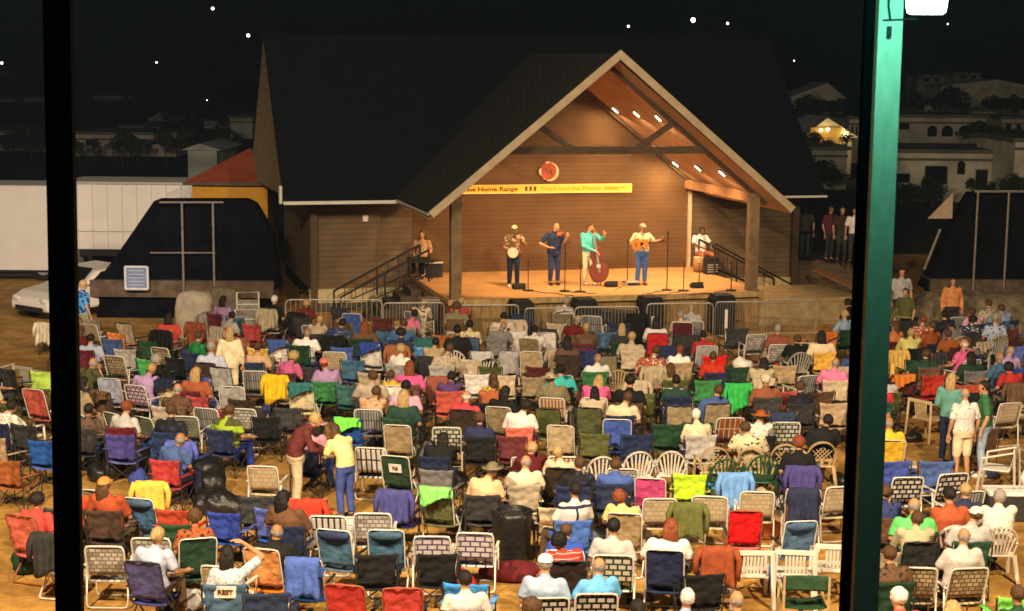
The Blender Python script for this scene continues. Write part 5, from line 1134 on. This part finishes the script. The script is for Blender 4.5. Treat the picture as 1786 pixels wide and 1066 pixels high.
# --- centre foreground
c('web', 985, 964, 'ww', 'white and green chair of the striped red shirt'); c('web', 1070, 968, 'ww', 'white and green chair of the pale t-shirt'); c('web', 965, 1036, 'wb', 'white and black chair under the white cap'); c('web', 1035, 1034, 'wb', 'white and black chair under the light blue shirt'); c('sling', 1089, 892, 'tan', 'tan chair of the person in pale yellow'); c('camp', 1004, 848, 'navy', 'navy chair with white lettering'); c('camp', 1062, 846, 'navy'); c('camp', 970, 880, 'beige'); c('camp', 1000, 906, 'blue')
# people seated (head tops)
h = head
h(35, 850, 'bright red', 'dark', desc='person with black hair in the bright red chair'); h(8, 690, 'white', 'dark'); h(78, 632, 'lime', 'brown', desc='person in lime by the near dark post')
h(158, 573, 'pale blue', 'dark', desc='person in a pale blue shirt by the orange camp chair'); h(355, 570, 'green', 'brown', desc='person in a green shirt below the black rig'); h(150, 622, 'olive', 'grey'); h(232, 630, 'lilac', 'blond', desc='blond person in a lilac top'); h(280, 618, 'black', 'fair', desc='person in black by the bright green chair'); h(368, 600, 'pale blue', 'grey'); h(345, 634, 'rust', 'blond', hairkind='long'); h(222, 694, 'light grey', 'red', desc='red-haired person between the sage patterned chairs'); h(150, 698, 'brown', 'dark'); h(300, 700, 'black', 'brown'); h(316, 752, 'blue', 'grey'); h(397, 698, 'lime', 'brown', desc='person in a lime reflective vest', vest=True); h(425, 588, 'rust', 'blond'); h(440, 590, 'peach', 'brown')
h(532, 566, 'white', 'grey', desc='person in a white shirt below the barrier'); h(555, 545, 'beige', 'blond'); h(583, 548, 'dark blue', 'dark'); h(635, 555, 'brown', 'red'); h(505, 606, 'pink', 'blond', desc='person with a pale round head in maroon'); h(536, 620, 'lilac', 'red', desc='person in a lilac shirt with a red cap', hat=('cap', 'bright red')); h(622, 640, 'beige', 'brown'); h(664, 640, 'yellow', 'brown', desc='person in mustard yellow'); h(715, 628, 'pink', 'red', hairkind='long', desc='person in a bright pink shirt'); h(710, 660, 'light pink', 'black', desc='black-haired person in light pink'); h(655, 672, 'peach', 'brown'); h(690, 570, 'navy', 'dark'); h(745, 560, 'teal', 'grey', hat=('cap', 'khaki')); h(800, 570, 'black', 'black'); h(838, 556, 'grey', 'grey', desc='grey-haired person left of the white folding chairs', hairkind='bald'); h(760, 642, 'purple', 'dark'); h(795, 600, 'beige', 'brown')
h(540, 728, 'light pink', 'dark', desc='person hooded in a pink shawl', hat=('brim', 'light pink')); h(840, 710, 'navy', 'brown', desc='brown-haired person in a navy sweater'); h(815, 676, 'bright red', 'white', desc='white-haired person in a red top'); h(855, 655, 'rust', 'brown'); h(912, 692, 'white', 'dark', desc='dark-haired person in a white shirt on the red chair', hairkind='curly'); h(905, 672, 'black', 'dark', hairkind='long'); h(765, 740, 'black', 'dark', hairkind='long'); h(927, 760, 'maroon', 'blond'); h(978, 630, 'turquoise', 'black', desc='black-haired person before the turquoise chair'); h(1064, 610, 'white', 'bald', hairkind='bald', skin='tan', bulk=1.2, desc='broad person in a white shirt on the beige slatted chair'); h(1012, 646, 'pink', 'blond', desc='blond person in pink', hairkind='long'); h(1036, 666, 'beige', 'black', desc='black-haired person at the striped chair'); h(1085, 558, 'charcoal', 'blond', desc='blond person below the bass player', hairkind='long'); h(1000, 546, 'maroon', 'grey', desc='person in maroon at the barrier', hat=('cap', 'beige')); h(945, 640, 'khaki', 'brown', hat=('brim', 'beige')); h(990, 590, 'brown', 'dark'); h(1130, 600, 'rust', 'brown'); h(1150, 625, 'khaki', 'brown'); h(1100, 655, 'black', 'dark'); h(860, 640, 'yellow', 'brown'); h(1080, 678, 'cream', 'brown'); h(983, 770, 'beige', 'blond'); h(845, 800, 'peach', 'grey', hat=('brim', 'khaki')); h(925, 780, 'cream', 'grey'); h(1050, 792, 'blue', 'brown', 'sit_lean', desc='person in a blue shirt leaning forward'); h(972, 832, 'white', 'dark', 'sit', desc='person in a white shirt with a dark stripe', stripe=True, bulk=1.15); h(995, 800, 'black', 'brown'); h(1086, 852, 'pale yellow', 'red', desc='red-haired person in pale yellow', hairkind='curly'); h(995, 882, 'blue', 'brown', desc='child-like person in a blue top', k=.86); h(986, 912, 'bright red', 'black', desc='black-haired person in a striped red shirt', redstripe=True); h(1075, 912, 'light grey', 'black', desc='black-haired person in a pale t-shirt', hairkind='short'); h(1150, 914, 'white', 'red', 'sit_side', desc='person in a white t-shirt seated sideways', bulk=1.1); h(950, 982, 'light blue', 'grey', desc='person in a light blue shirt and white cap', hat=('cap', 'white')); h(1030, 960, 'sky blue', 'bald', hairkind='bald', desc='broad person in a sky blue shirt', bulk=1.2); h(920, 1026, 'pale blue', 'brown', desc='person with bushy brown hair at the bottom', hairkind='curly'); h(1118, 1028, 'purple', 'dark', desc='dark-haired person in purple at the bottom'); h(1187, 1024, 'light blue', 'white', desc='white-haired person at the bottom', hairkind='short'); h(1276, 1024, 'charcoal', 'grey', hairkind='bald', desc='grey balding person at the bottom')
h(810, 984, 'white', 'dark', 'sit', desc='short-haired person in the sky blue chair'); h(253, 940, 'pale blue', 'blond', desc='blond person in the indigo cloth-covered chair'); h(404, 930, 'light blue', 'dark', 'sit_arm', desc='person in a floral shirt with one arm raised', floral=True); h(462, 900, 'black', 'bald', hairkind='bald', skin='tan', desc='bald person in a black t-shirt', bulk=1.2); h(222, 836, 'rust', 'brown', hat=('cap', 'orange'), desc='person with an orange cap behind the big slate chair'); h(150, 826, 'bright red', 'brown'); h(510, 848, 'brown', 'black'); h(335, 870, 'rust', 'brown')
h(1205, 598, 'white', 'red', 'sit_side', desc='person in white with arms spread', bulk=1.15); h(1325, 562, 'rust', 'grey'); h(1362, 574, 'black', 'brown'); h(1407, 570, 'cream', 'dark', desc='person in cream beside the orange chair'); h(1470, 540, 'light blue', 'blond', desc='person in light blue close to the lit post'); h(1212, 660, 'blue', 'brown', desc='person in a bright blue jacket', bulk=1.1); h(1245, 606, 'red', 'brown'); h(1180, 648, 'dark green', 'dark'); h(1335, 650, 'rust', 'white', hat=('cap', 'cream')); h(1410, 758, 'black', 'red', desc='red-haired person before the lattice-back chairs'); h(1320, 705, 'white', 'brown', hat=('brim', 'rust')); h(1300, 715, 'cream', 'brown'); h(1420, 708, 'black', 'dark'); h(1395, 655, 'black', 'brown')
for x, y, s, hr in ((1560, 560, 'orange', 'brown'), (1585, 566, 'pale yellow', 'blond'), (1608, 548, 'rust', 'red'), (1628, 562, 'rust', 'brown'), (1643, 546, 'grey', 'dark'), (1655, 566, 'rust', 'brown'), (1672, 540, 'black', 'dark'), (1700, 530, 'light pink', 'brown'), (1722, 518, 'beige', 'brown'), (1748, 525, 'light blue', 'brown'), (1762, 545, 'pale blue', 'grey'), (1575, 520, 'olive', 'brown'), (1690, 548, 'navy', 'dark'), (1735, 545, 'slate blue', 'blond')): h(x, y, s, hr)
h(1675, 604, 'dark green', 'dark', desc='person in dark green before the grey plastic chairs', bulk=1.2); h(1773, 606, 'lilac', 'bald', hairkind='bald', desc='bald person in a lilac shirt at the picture edge', bulk=1.2); h(1725, 612, 'slate blue', 'grey'); h(1612, 600, 'dark green', 'brown'); h(1555, 722, 'yellow', 'bald', hairkind='bald', desc='balding person in yellow by the near lit post'); h(1548, 830, 'dark blue', 'brown'); h(1596, 868, 'bright green', 'bald', hairkind='bald', skin='fair', desc='bald person in a bright green shirt', bulk=1.2); h(1610, 850, 'rust', 'dark', desc='person in rust before the bright green shirt'); h(1678, 866, 'light grey', 'brown', hat=('cap', 'white'), desc='person in a grey shirt and white cap', bulk=1.25); h(1690, 832, 'navy', 'blond'); h(1748, 864, 'white', 'grey', desc='grey-haired person in white and maroon', hairkind='short', bulk=1.2); h(1665, 928, 'white', 'grey', hairkind='bald', skin='fair', desc='balding person in a white shirt on the tan woven chair', bulk=1.2); h(1572, 1028, 'bright red', 'white', desc='white-haired person in red at the bottom'); h(1655, 1040, 'yellow', 'blond', desc='blond person in yellow at the bottom', hairkind='long'); h(1775, 1012, 'dark green', 'brown', desc='brown-haired person in the corner'); h(1545, 880, 'cream', 'brown'); h(1555, 935, 'brown', 'brown')
# keep neighbours apart
def relax(n=40, dmin=.60):
    for _ in range(n):
        for i, a in enumerate(ITEMS):
            for b in ITEMS[i + 1:]:
                d = a['pos'] - b['pos']; d.z = 0
                if abs(d.x) < dmin and abs(d.y) < dmin * 1.25:
                    e = Vector((d.x, d.y / 1.25, 0)); L = e.length
                    if L < dmin:
                        e = e / L if L > 1e-3 else Vector((1, 0, 0)); s = (dmin - L) * .5
                        mv = Vector((e.x * s * .6, e.y * s * 1.25, 0)); a['pos'] += mv; b['pos'] -= mv
relax()
# fill the dark gaps of the crowd
EMPTY = [(0, 540, 95, 690), (95, 520, 345, 612), (1228, 600, 1480, 668), (1545, 690, 1645, 805), (60, 955, 250, 1100), (590, 1010, 620, 1100), (840, 940, 905, 1100), (1300, 1020, 1480, 1100), (1640, 780, 1786, 850), (1710, 980, 1786, 1100), (300, 820, 345, 900), (100, 612, 130, 700), (1120, 560, 1270, 612), (440, 985, 560, 1100), (1640, 1000, 1786, 1100), (620, 980, 1000, 1100), (1000, 1040, 1500, 1100), (1500, 820, 1550, 1100), (200, 1000, 450, 1100)]
rf = random.Random(11); nf = 0
yy = 40.5
while yy > 22.5:
    xx = -14.5 + rf.random()
    while xx < 15:
        q = Vector((xx + rf.uniform(-.22, .22), yy + rf.uniform(-.38, .38), 0)); px, py = proj(q)
        xx += .74
        if px < -20 or px > 1810 or py > 1070 or py < 600 or py > 850: continue
        if any(a <= px <= c_ and b <= py <= d for a, b, c_, d in EMPTY): continue
        if min((it['pos'] - q).length for it in ITEMS) < .74: continue
        pd = None
        if rf.random() < .40: pd = dict(shirt=rf.choice(['black', 'navy', 'brown', 'maroon', 'dark green', 'rust', 'beige', 'light grey', 'khaki', 'slate blue', 'white', 'white', 'red', 'pink', 'cream', 'blue', 'lilac', 'tan']), hair=rf.choice(['dark', 'brown', 'grey', 'blond', 'dark', 'white']), pose=rf.choice(['sit', 'sit', 'sit_lean', 'sit_side']), desc=None, hairkind=None)
        k_ = rf.choice(['camp', 'camp', 'camp', 'sling', 'web']); cl = rf.choice(['tb', 'gs', 'wg', 'tw']) if k_ == 'web' else rf.choice(['black', 'navy', 'dark green', 'maroon', 'charcoal', 'brown', 'tan', 'blue', 'slate blue', 'khaki', 'light grey', 'red', 'beige', 'olive'])
        jk = (rf.choice(['black', 'brown', 'navy', 'rust', 'beige', 'charcoal']), rf.randrange(4)) if rf.random() < .38 else None
        ITEMS.append(dict(pos=q, rz=facing(q, R(rf.choice([-1, 1]) * rf.uniform(0, 16))), kind=k_, col=cl, desc=None, j=jk, p=pd, jd=None, px=px, py=py)); nf += 1
    yy -= 1.02
print("seats", len(ITEMS), "filled", nf)
# ------------------------------------------------------------ names that single things out
REG = []
def reg(o, base, pos, uniq=False, noun=None): REG.append([o, base, pos, uniq]); return o
SHN = {'sit_tilt': '', 'sit': '', 'sit_lean': 'leaning forward ', 'sit_arm': '', 'sit_side': ''}
rp = random.Random(5)
for it in ITEMS:
    k = it['kind']; n_ = copy_tree(PR[k]) if used[k] else PR[k]; used[k] += 1
    n_.location = it['pos']; n_.rotation_euler = (0, 0, it['rz']); sc = rp.uniform(.93, 1.01); n_.scale = (sc, sc, sc)
    n_["group"] = "seats set out before the stage"
    colname = PATN.get(it['col'], it['col'])
    reg(n_, it['desc'] or f"{colname} {KN[k]}", it['pos'], bool(it['desc']))
    M_ = RES[it['col']] if k in ('fan', 'lat', 'low') else cmat(it['col'])
    for ch in n_.children:
        st = ch.name.split('.')[0]
        if k in ('fan', 'lat', 'low'): obslot(ch, M_)
        elif st in ('backrest', 'seat') or (st == 'armrest' and k == 'camp'): obslot(ch, M_)
        elif st in ('frame', 'leg') and k == 'sling' and (it['col'] in ('bright red', 'charcoal', 'black', 'indigo', 'dark brown') or (not it['desc'] and rp.random() < .6)): obslot(ch, steelg if it['col'] != 'bright red' else mat("copper_tube", (.3, .1, .05), .4))
    if it['desc'] and k == 'sling' and any(w in it['desc'] for w in ('padded', 'top roll', 'pillow')):
        pl = MB().ell((0, 0, 0), (.235, .05, .075), 16, 10).build('pillow', M_ if 'navy pillow' not in it['desc'] else fab('navy'), n_, smooth=True); pl.location = (0, -.40, .93); pl.rotation_euler = (.28, 0, 0)
    fwd = Matrix.Rotation(it['rz'], 3, 'Z')
    if it['j']:
        cl, v = it['j']; me = JK[v]
        o = bpy.data.objects.new("draped_jacket" if v % 2 == 0 else "draped_towel", me); COL.objects.link(o)
        obslot(o, cmat(cl)); o.modifiers.new("s", 'SOLIDIFY').thickness = .012
        off = fwd @ Vector((0, BACKY[k] * sc, 0)); o.location = it['pos'] + off + Vector((0, 0, BACKZ[k] * sc + .025)); o.rotation_euler = (0, 0, it['rz'])
        tag(o, None, "jacket" if v % 2 == 0 else "towel", "clothes hung over chair backs")
        jd = it['jd'] or f"{cl} {'jacket' if v % 2 == 0 else 'cloth'}"
        reg(o, jd + " over a chair back", it['pos'], bool(it['jd']))
    if it['p']:
        d = it['p']; sh = fab(d['shirt'])
        if not d['desc'] and rp.random() < .34: ink = rp.choice(['white', 'black', 'tan', 'navy', 'rust', 'grey']); sh = print_cloth('print_%s_%s' % (d['shirt'].replace(' ', '_'), ink), d['shirt'], ink, rp.choice([12, 20]), .56)
        if d.get('stripe'): sh = brick("white_shirt_dark_stripe", COLS['white'], COLS['white'], COLS['navy'], 50, .5, .02)
        if d.get('redstripe'): sh = brick("red_shirt_grey_stripe", COLS['bright red'], COLS['bright red'], COLS['light grey'], 50, .06, .006)
        if d.get('floral'): sh = print_cloth("blue_floral_shirt", 'light blue', 'white', 26, .45)
        if d.get('vest'): sh = brick("lime_vest", COLS['olive'], COLS['olive'], COLS['lime'], 50, .3, .06)
        hk = d.get('hairkind') or rp.choice(['short', 'short', 'bald', 'bald'] if d['hair'] in ('grey', 'white', 'bald') else ['short', 'short', 'short', 'long', 'bun', 'curly']); hc = d['hair'] if d['hair'] in HAIRC else 'grey'
        hat = d.get('hat')
        if hat: hat = (hat[0], fab(hat[1]))
        key = d['pose'] if d['pose'] != 'sit' else rp.choice(['sit', 'sit', 'sit_tilt', 'sit_tiltb', 'sit_chin', 'sit_side']); bulk = d.get('bulk', rp.choice([1.0, 1.15])); bulk = 1.0 if bulk < 1.08 else 1.18
        sk = d.get('skin') or rp.choice(['fair', 'fair', 'fair', 'tan'])
        tr = fab(rp.choice(['navy', 'khaki', 'blue', 'charcoal', 'beige', 'dark blue', 'brown']))
        of = fwd @ Vector((0, .02, 0)); zoff = -.02 if k == 'camp' else 0
        o = person("", it['pos'] + of + Vector((0, 0, zoff)), it['rz'] + R(rp.uniform(-20, 20)), key, shirt=sh, trou=tr, hair=hc, hairkind=hk, hat=hat, skin=sk, bulk=bulk, scale=d.get('k', rp.uniform(.95, 1.03)), sleeve='short')
        q_ = o.scale[0]; o.scale = (q_ * rp.uniform(.96, 1.14), q_ * rp.uniform(.95, 1.1), q_ * rp.uniform(.97, 1.03))
        o["group"] = "people seated before the stage"
        base = d['desc'] or f"{SHN.get(key, '')}seated person in {d['shirt']} with {'a hat' if hat else (hc + ' hair' if hk != 'bald' else 'a balding head')}"
        reg(o, base.strip(), it['pos'], bool(d['desc']))
# standing people
def stand(x, y, label, key='stand', yaw=0, hgt=1.75, **k):
    p = G(x, y); return person(label, p, facing(p) + R(yaw), key, scale=hgt / 1.75, **k)
stand(517, 893, "standing person in a maroon sweater and beige trousers bending to the right", 'stand_lean', -70, shirt=fab('maroon'), trou=fab('beige'), hair='blond', sleeve='long', bulk=1.18)
stand(603, 905, "standing person in a lime shirt and blue jeans bending over a bag", 'stand_lean', 50, 1.62, shirt=fab('pale yellow'), trou=fab('blue'), hair='brown', hairkind='long')
stand(403, 705, "person in a long cream raincoat standing among the rear seats", 'stand', 20, 1.66, shirt=fab('cream'), trou=fab('cream'), hair='blond', sleeve='long', hairkind='long', bulk=1.18)
stand(1676, 838, "standing person in a white floral shirt and pale shorts", 'stand', 5, 1.66, shirt=print_cloth("white_floral_shirt", 'white', 'grey', 28, .56), trou=fab('cream'), legs='shorts', hair='grey', hairkind='bald', bulk=1.18, shoe=SHOEW)
stand(1652, 812, "standing person in a teal-green sweatshirt behind the white floral shirt", 'stand_hold', -40, 1.72, shirt=mat("cloth_soft_teal", (.12, .32, .28), .85, var=.2), trou=fab('navy'), hair='blond', hairkind='long', sleeve='long')
stand(1710, 832, "standing person in a green polo shirt and grey trousers", 'stand', 70, 1.74, shirt=fab('green'), trou=fab('light blue'), hair='dark', bulk=1.18, shoe=SHOEW)
stand(148, 612, "standing person in a blue hawaiian shirt right of the near dark post", 'stand', -20, 1.78, shirt=print_cloth("blue_hawaiian_shirt", 'sky blue', 'navy', 15, .5), trou=fab('khaki'), hair='blond', bulk=1.18)
stand(1657, 594, "standing person in an orange top before the far black rig", 'stand', 150, 1.7, shirt=fab('orange'), trou=fab('charcoal'), hair='dark', sleeve='long', bulk=1.18)
stand(1575, 610, "standing person in an olive-yellow shirt beside the near lit post", 'stand', 120, 1.6, shirt=fab('olive'), trou=fab('khaki'), hair='brown', bulk=1.18)
bz = 1.08
for i, (u, v, s, lb, yaw) in enumerate(((1402, 452, 'khaki', "person in dark grey standing at the bandshell end of the viewing platform", 160), (1445, 455, 'light pink', "person in a striped maroon shirt standing on the viewing platform", 200), (1466, 457, 'maroon', "person in dark brown standing on the viewing platform", 170), (1488, 459, 'white', "person in white standing on the viewing platform", 150))):
    sh = stripe("pink_striped_shirt", 'tan', 'maroon', .03) if s == 'light pink' else fab('dark brown' if s == 'maroon' else 'charcoal' if s == 'khaki' else s)
    person(lb, G(u, v, bz), PSI + R(yaw), 'stand', shirt=sh, trou=fab('charcoal'), hair='brown', bulk=1.0)
p = G(1568, 500, 1.0); stand(1568, 585, "person in a pale shirt standing in the dark behind the near lit post", 'stand', 160, 1.85, shirt=fab('light grey'), trou=fab('charcoal'), hair='dark', bulk=1.18)
person("person in dark clothes leaning by the covered corner of the bandshell", G(532, 512), PSI + R(150), 'stand', shirt=fab('grey'), trou=fab('black'), hair='dark', bulk=1.0)
# ------------------------------------------------------------ bags, bins and other loose things
bagm = mat("black_bin_liner", (.007, .007, .008), .45, var=.2, spec=.6, bump=.8, scale=7, bscale=11)
def binbag(x, y, label, h_=.95, r=.3, seed=1):
    p = G(x, y); m = MB(); n = 24
    secs = [(0, .8), (.1, .9), (.35, .95), (.6, 1.02), (.8, 1.08), (.93, 1.12), (1.0, 1.05), (1.0, .85), (.8, .8)]
    for i in range(len(secs) - 1): pass
    o = 0; vs = []; fs = []
    for i, (z, q) in enumerate(secs):
        for k in range(n):
            a = 2 * pi * k / n; rr = r * q * (1 + .10 * noise.noise(Vector((cos(a) * 3, sin(a) * 3, z * 2 + seed))) + .05 * sin(a * 9 + seed + z * 3)); vs.append((rr * cos(a), rr * sin(a), z * h_ + .02 * noise.noise(Vector((a * 3, z * 9, seed)))))
    for i in range(len(secs) - 1):
        for k in range(n): k2 = (k + 1) % n; fs.append((i * n + k, i * n + k2, (i + 1) * n + k2, (i + 1) * n + k))
    fs.append(tuple(reversed(range(n)))); fs.append(tuple((len(secs) - 1) * n + k for k in range(n)))
    m.add(vs, fs); t = thing("lined_bin", label, "bin", p)
    m.build("bin_liner", bagm, t, smooth=True)
    MB().tube([(0, 0, .9 * h_), (0, 0, .91 * h_)], r * 1.02, 24).build("rubbish_top", mat("bin_dark_inside", (.02, .018, .015), .9), t)
binbag(893, 985, "bin lined with a shiny black bag between two foreground rows", .82, .27, 2)
lump("maroon_bag", "flattened maroon bag lying on the dirt before the lined bin", "bag", G(890, 1010), .85, .5, .26, fab('maroon'), 3)
lump("bin_bag", "big shiny black bin bag in the heap by the lime vest", "bin bag", G(360, 862), .8, .55, .62, bagm, 4, amp=.4)
lump("bin_bag", "crumpled black bag spread in front of the big one in the heap", "bin bag", G(376, 896), .85, .5, .4, bagm, 6, amp=.4)
lump("backpack", "black backpack on the dirt behind the sage patterned chairs", "backpack", G(195, 838), .4, .32, .5, bagm, 7)
lump("backpack", "rounded black backpack beside another black one", "backpack", G(238, 836), .5, .4, .6, bagm, 8)
lump("backpack", "large black rucksack with a pale label in the middle of the crowd", "backpack", G(747, 842), .5, .42, .75, bagm, 9)
lump("cool_bag", "small white bag on the ground by the sage patterned chairs", "bag", G(172, 812), .22, .18, .28, fab('white'), 10)
lump("red_bag", "small red bag on the dirt left of the hanging blue jacket", "bag", G(283, 852), .4, .3, .2, fab('bright red'), 11)
lump("orange_bag", "orange bag slumped against the bright red chair", "bag", G(1330, 938), .5, .4, .4, fab('orange'), 12)
lump("grey_blanket", "grey blanket heap on the ground at the bottom by the white label", "blanket", G(325, 1062), .5, .5, .25, fab('light grey'), 13)
lump("brown_bag", "brown bag under the cream woven chair", "bag", G(1655, 1045), .4, .3, .2, fab('tan'), 14)
def cooler(x, y, label, c1, c2, w=.5, d=.32, h_=.38, rz=0):
    t = thing("cooler_box", label, "cooler", G(x, y), rz)
    MB().box((0, 0, h_ * .43), (w, d, h_ * .86)).build("body", fab(c1), t, bevel=.02); MB().box((0, 0, h_ * .93), (w + .02, d + .02, h_ * .14)).build("lid", fab(c2), t, bevel=.015)
    m = MB(); m.tube([(-w / 2, 0, h_ * .8), (-w / 2 - .02, 0, h_ * 1.05), (w / 2 + .02, 0, h_ * 1.05), (w / 2, 0, h_ * .8)], .01); m.build("handle", fab(c2), t)
cooler(1755, 905, "dark cooler under a pale cloth beyond the fan-back chairs", 'charcoal', 'white', .7, .45, .5)
cooler(380, 742, "red and white cooler between the rear seats", 'bright red', 'white')
cooler(1508 + 60, 845, "blue cooler beside the near lit post", 'blue', 'white')
cooler(600, 948, "white cooler between the two padded chairs", 'white', 'white')
rb = random.Random(21); nb = 0
LM = []
for v in range(6):
    mb = MB(); mb.ell((0, 0, .16), (.2, .14, .17), 18, 10)
    mb.v = [(x * (1 + .35 * noise.noise(Vector((x * 7 + v * 5, y * 7, z * 7)))), y * (1 + .35 * noise.noise(Vector((x * 7, y * 7 + v * 3, z * 7)))), max(.005, z * (1 + .3 * noise.noise(Vector((x * 6, y * 6, v * 9)))))) for x, y, z in mb.v]
    LM.append(mb.mesh("bag", True))
for it in list(ITEMS):
    if rb.random() > .5 or it['py'] > 930: continue
    side = Matrix.Rotation(it['rz'], 3, 'Z') @ Vector((rb.choice([-.02, .36, -.36]), -.45 if rb.random() < .6 else .1, 0)); p = it['pos'] + side
    if min((o_['pos'] - p).length for o_ in ITEMS) < .33: continue
    cl = rb.choice(['black'] * 9 + ['navy', 'charcoal', 'charcoal', 'dark brown', 'dark green', 'maroon', 'white', 'blue', 'red', 'tan'])
    o = bpy.data.objects.new("carried_bag", rb.choice(LM)); COL.objects.link(o); o.location = p; s_ = rb.uniform(.8, 1.35); o.scale = (s_, s_, s_ * rb.uniform(.6, 1.05)); o.rotation_euler = (0, 0, rb.random() * 6)
    obslot(o, bagm if cl == 'black' else fab(cl)); tag(o, None, "bag", "bags set down among the seats"); reg(o, f"{cl} bag on the ground", p); nb += 1
print("bags", nb)
# labels on two chairs
for key, px, py, w in (("dark green chair with a white label", 688, 812, .22), ("slate chair with a white lettered label", 389, 1036, .28)):
    for o, base, pos, u in REG:
        if base == key:
            ang = math.atan2(.20, .62); q = MB().box((0, 0, 0), (w, .008, .16)).build("label_patch", fab('white'), o)
            q.location = (0, BACKY['sling' if 'green' in key else 'camp'] + .035 - .035, .80); q.location.y = (-.375 if 'green' in key else -.30); q.rotation_euler = (ang * (1 if 'green' in key else .55), 0, 0)
            text("R8" if 'green' in key else "REST", .09, (0, -.01, 0), q, tm, "lettering", bold=True)
# every label singles out one thing
from collections import Counter
cnt = Counter(r[1] for r in REG)
anch = [r for r in REG if cnt[r[1]] == 1]
others = [(o.get("label"), Vector(o.matrix_world.translation)) for o in COL.objects if o.parent is None and o.get("label")]
usedl = set(l for l, _ in others)
def short(b): return b.replace("seated person", "person").replace(" over a chair back", "")
def wc(s): return len(s.split())
out = []
for r in REG:
    o, b, pos, u = r
    if cnt[b] == 1 and 4 <= wc(b) <= 16: out.append((r, b)); usedl.add(b)
pend = [r for r in REG if not (cnt[r[1]] == 1 and 4 <= wc(r[1]) <= 16)]
amb = 0
for r in pend:
    o, b, pos, u = r
    near = sorted([a for a in anch if a[0] is not o], key=lambda a: (a[2] - pos).length)[:24]
    lab = None
    for a in near:
        d = pos - a[2]
        if d.length < .05: rel = "under the" if "person" in a[1] else "with the"
        elif d.length < .12: rel = "at the"
        elif abs(d.x) > abs(d.y): rel = "directly right of the" if d.x > 0 else "directly left of the"
        else: rel = "just behind the" if d.y < 0 and False else ("just beyond the" if d.y > 0 else "just in front of the")
        if d.length > 1.9: rel = rel.replace("directly ", "farther ").replace("just ", "farther ")
        if "person" in b and d.length < .05: rel = "in the"
        L = f"{b} {rel} {short(a[1])}"
        if L in usedl or wc(L) > 16: continue
        lab = L; break
    if lab is None: amb += 1; lab = " ".join(f"{b} among rows {amb}".split()[:16])
    usedl.add(lab); out.append((r, lab))
for r, l in out: r[0]["label"] = l
print("ambiguous", amb, "things", len(REG))
for k, v in used.items():
    if not v:
        for ch in list(PR[k].children): bpy.data.objects.remove(ch)
        bpy.data.objects.remove(PR[k])

# added thin volume imitating lens bloom round the lamps
hzm = bpy.data.materials.new("bloom_haze"); hzm.use_nodes = True; n = hzm.node_tree.nodes; n.clear()
ou = n.new("ShaderNodeOutputMaterial"); pv = n.new("ShaderNodeVolumePrincipled"); pv.inputs["Density"].default_value = .0006; pv.inputs["Color"].default_value = (.45, .68, 1, 1); pv.inputs["Anisotropy"].default_value = .3
hzm.node_tree.links.new(pv.outputs[0], ou.inputs["Volume"])
tag(MB().box((0, 240, 13), (700, 520, 40)).build("added_haze", hzm), kind="stuff")
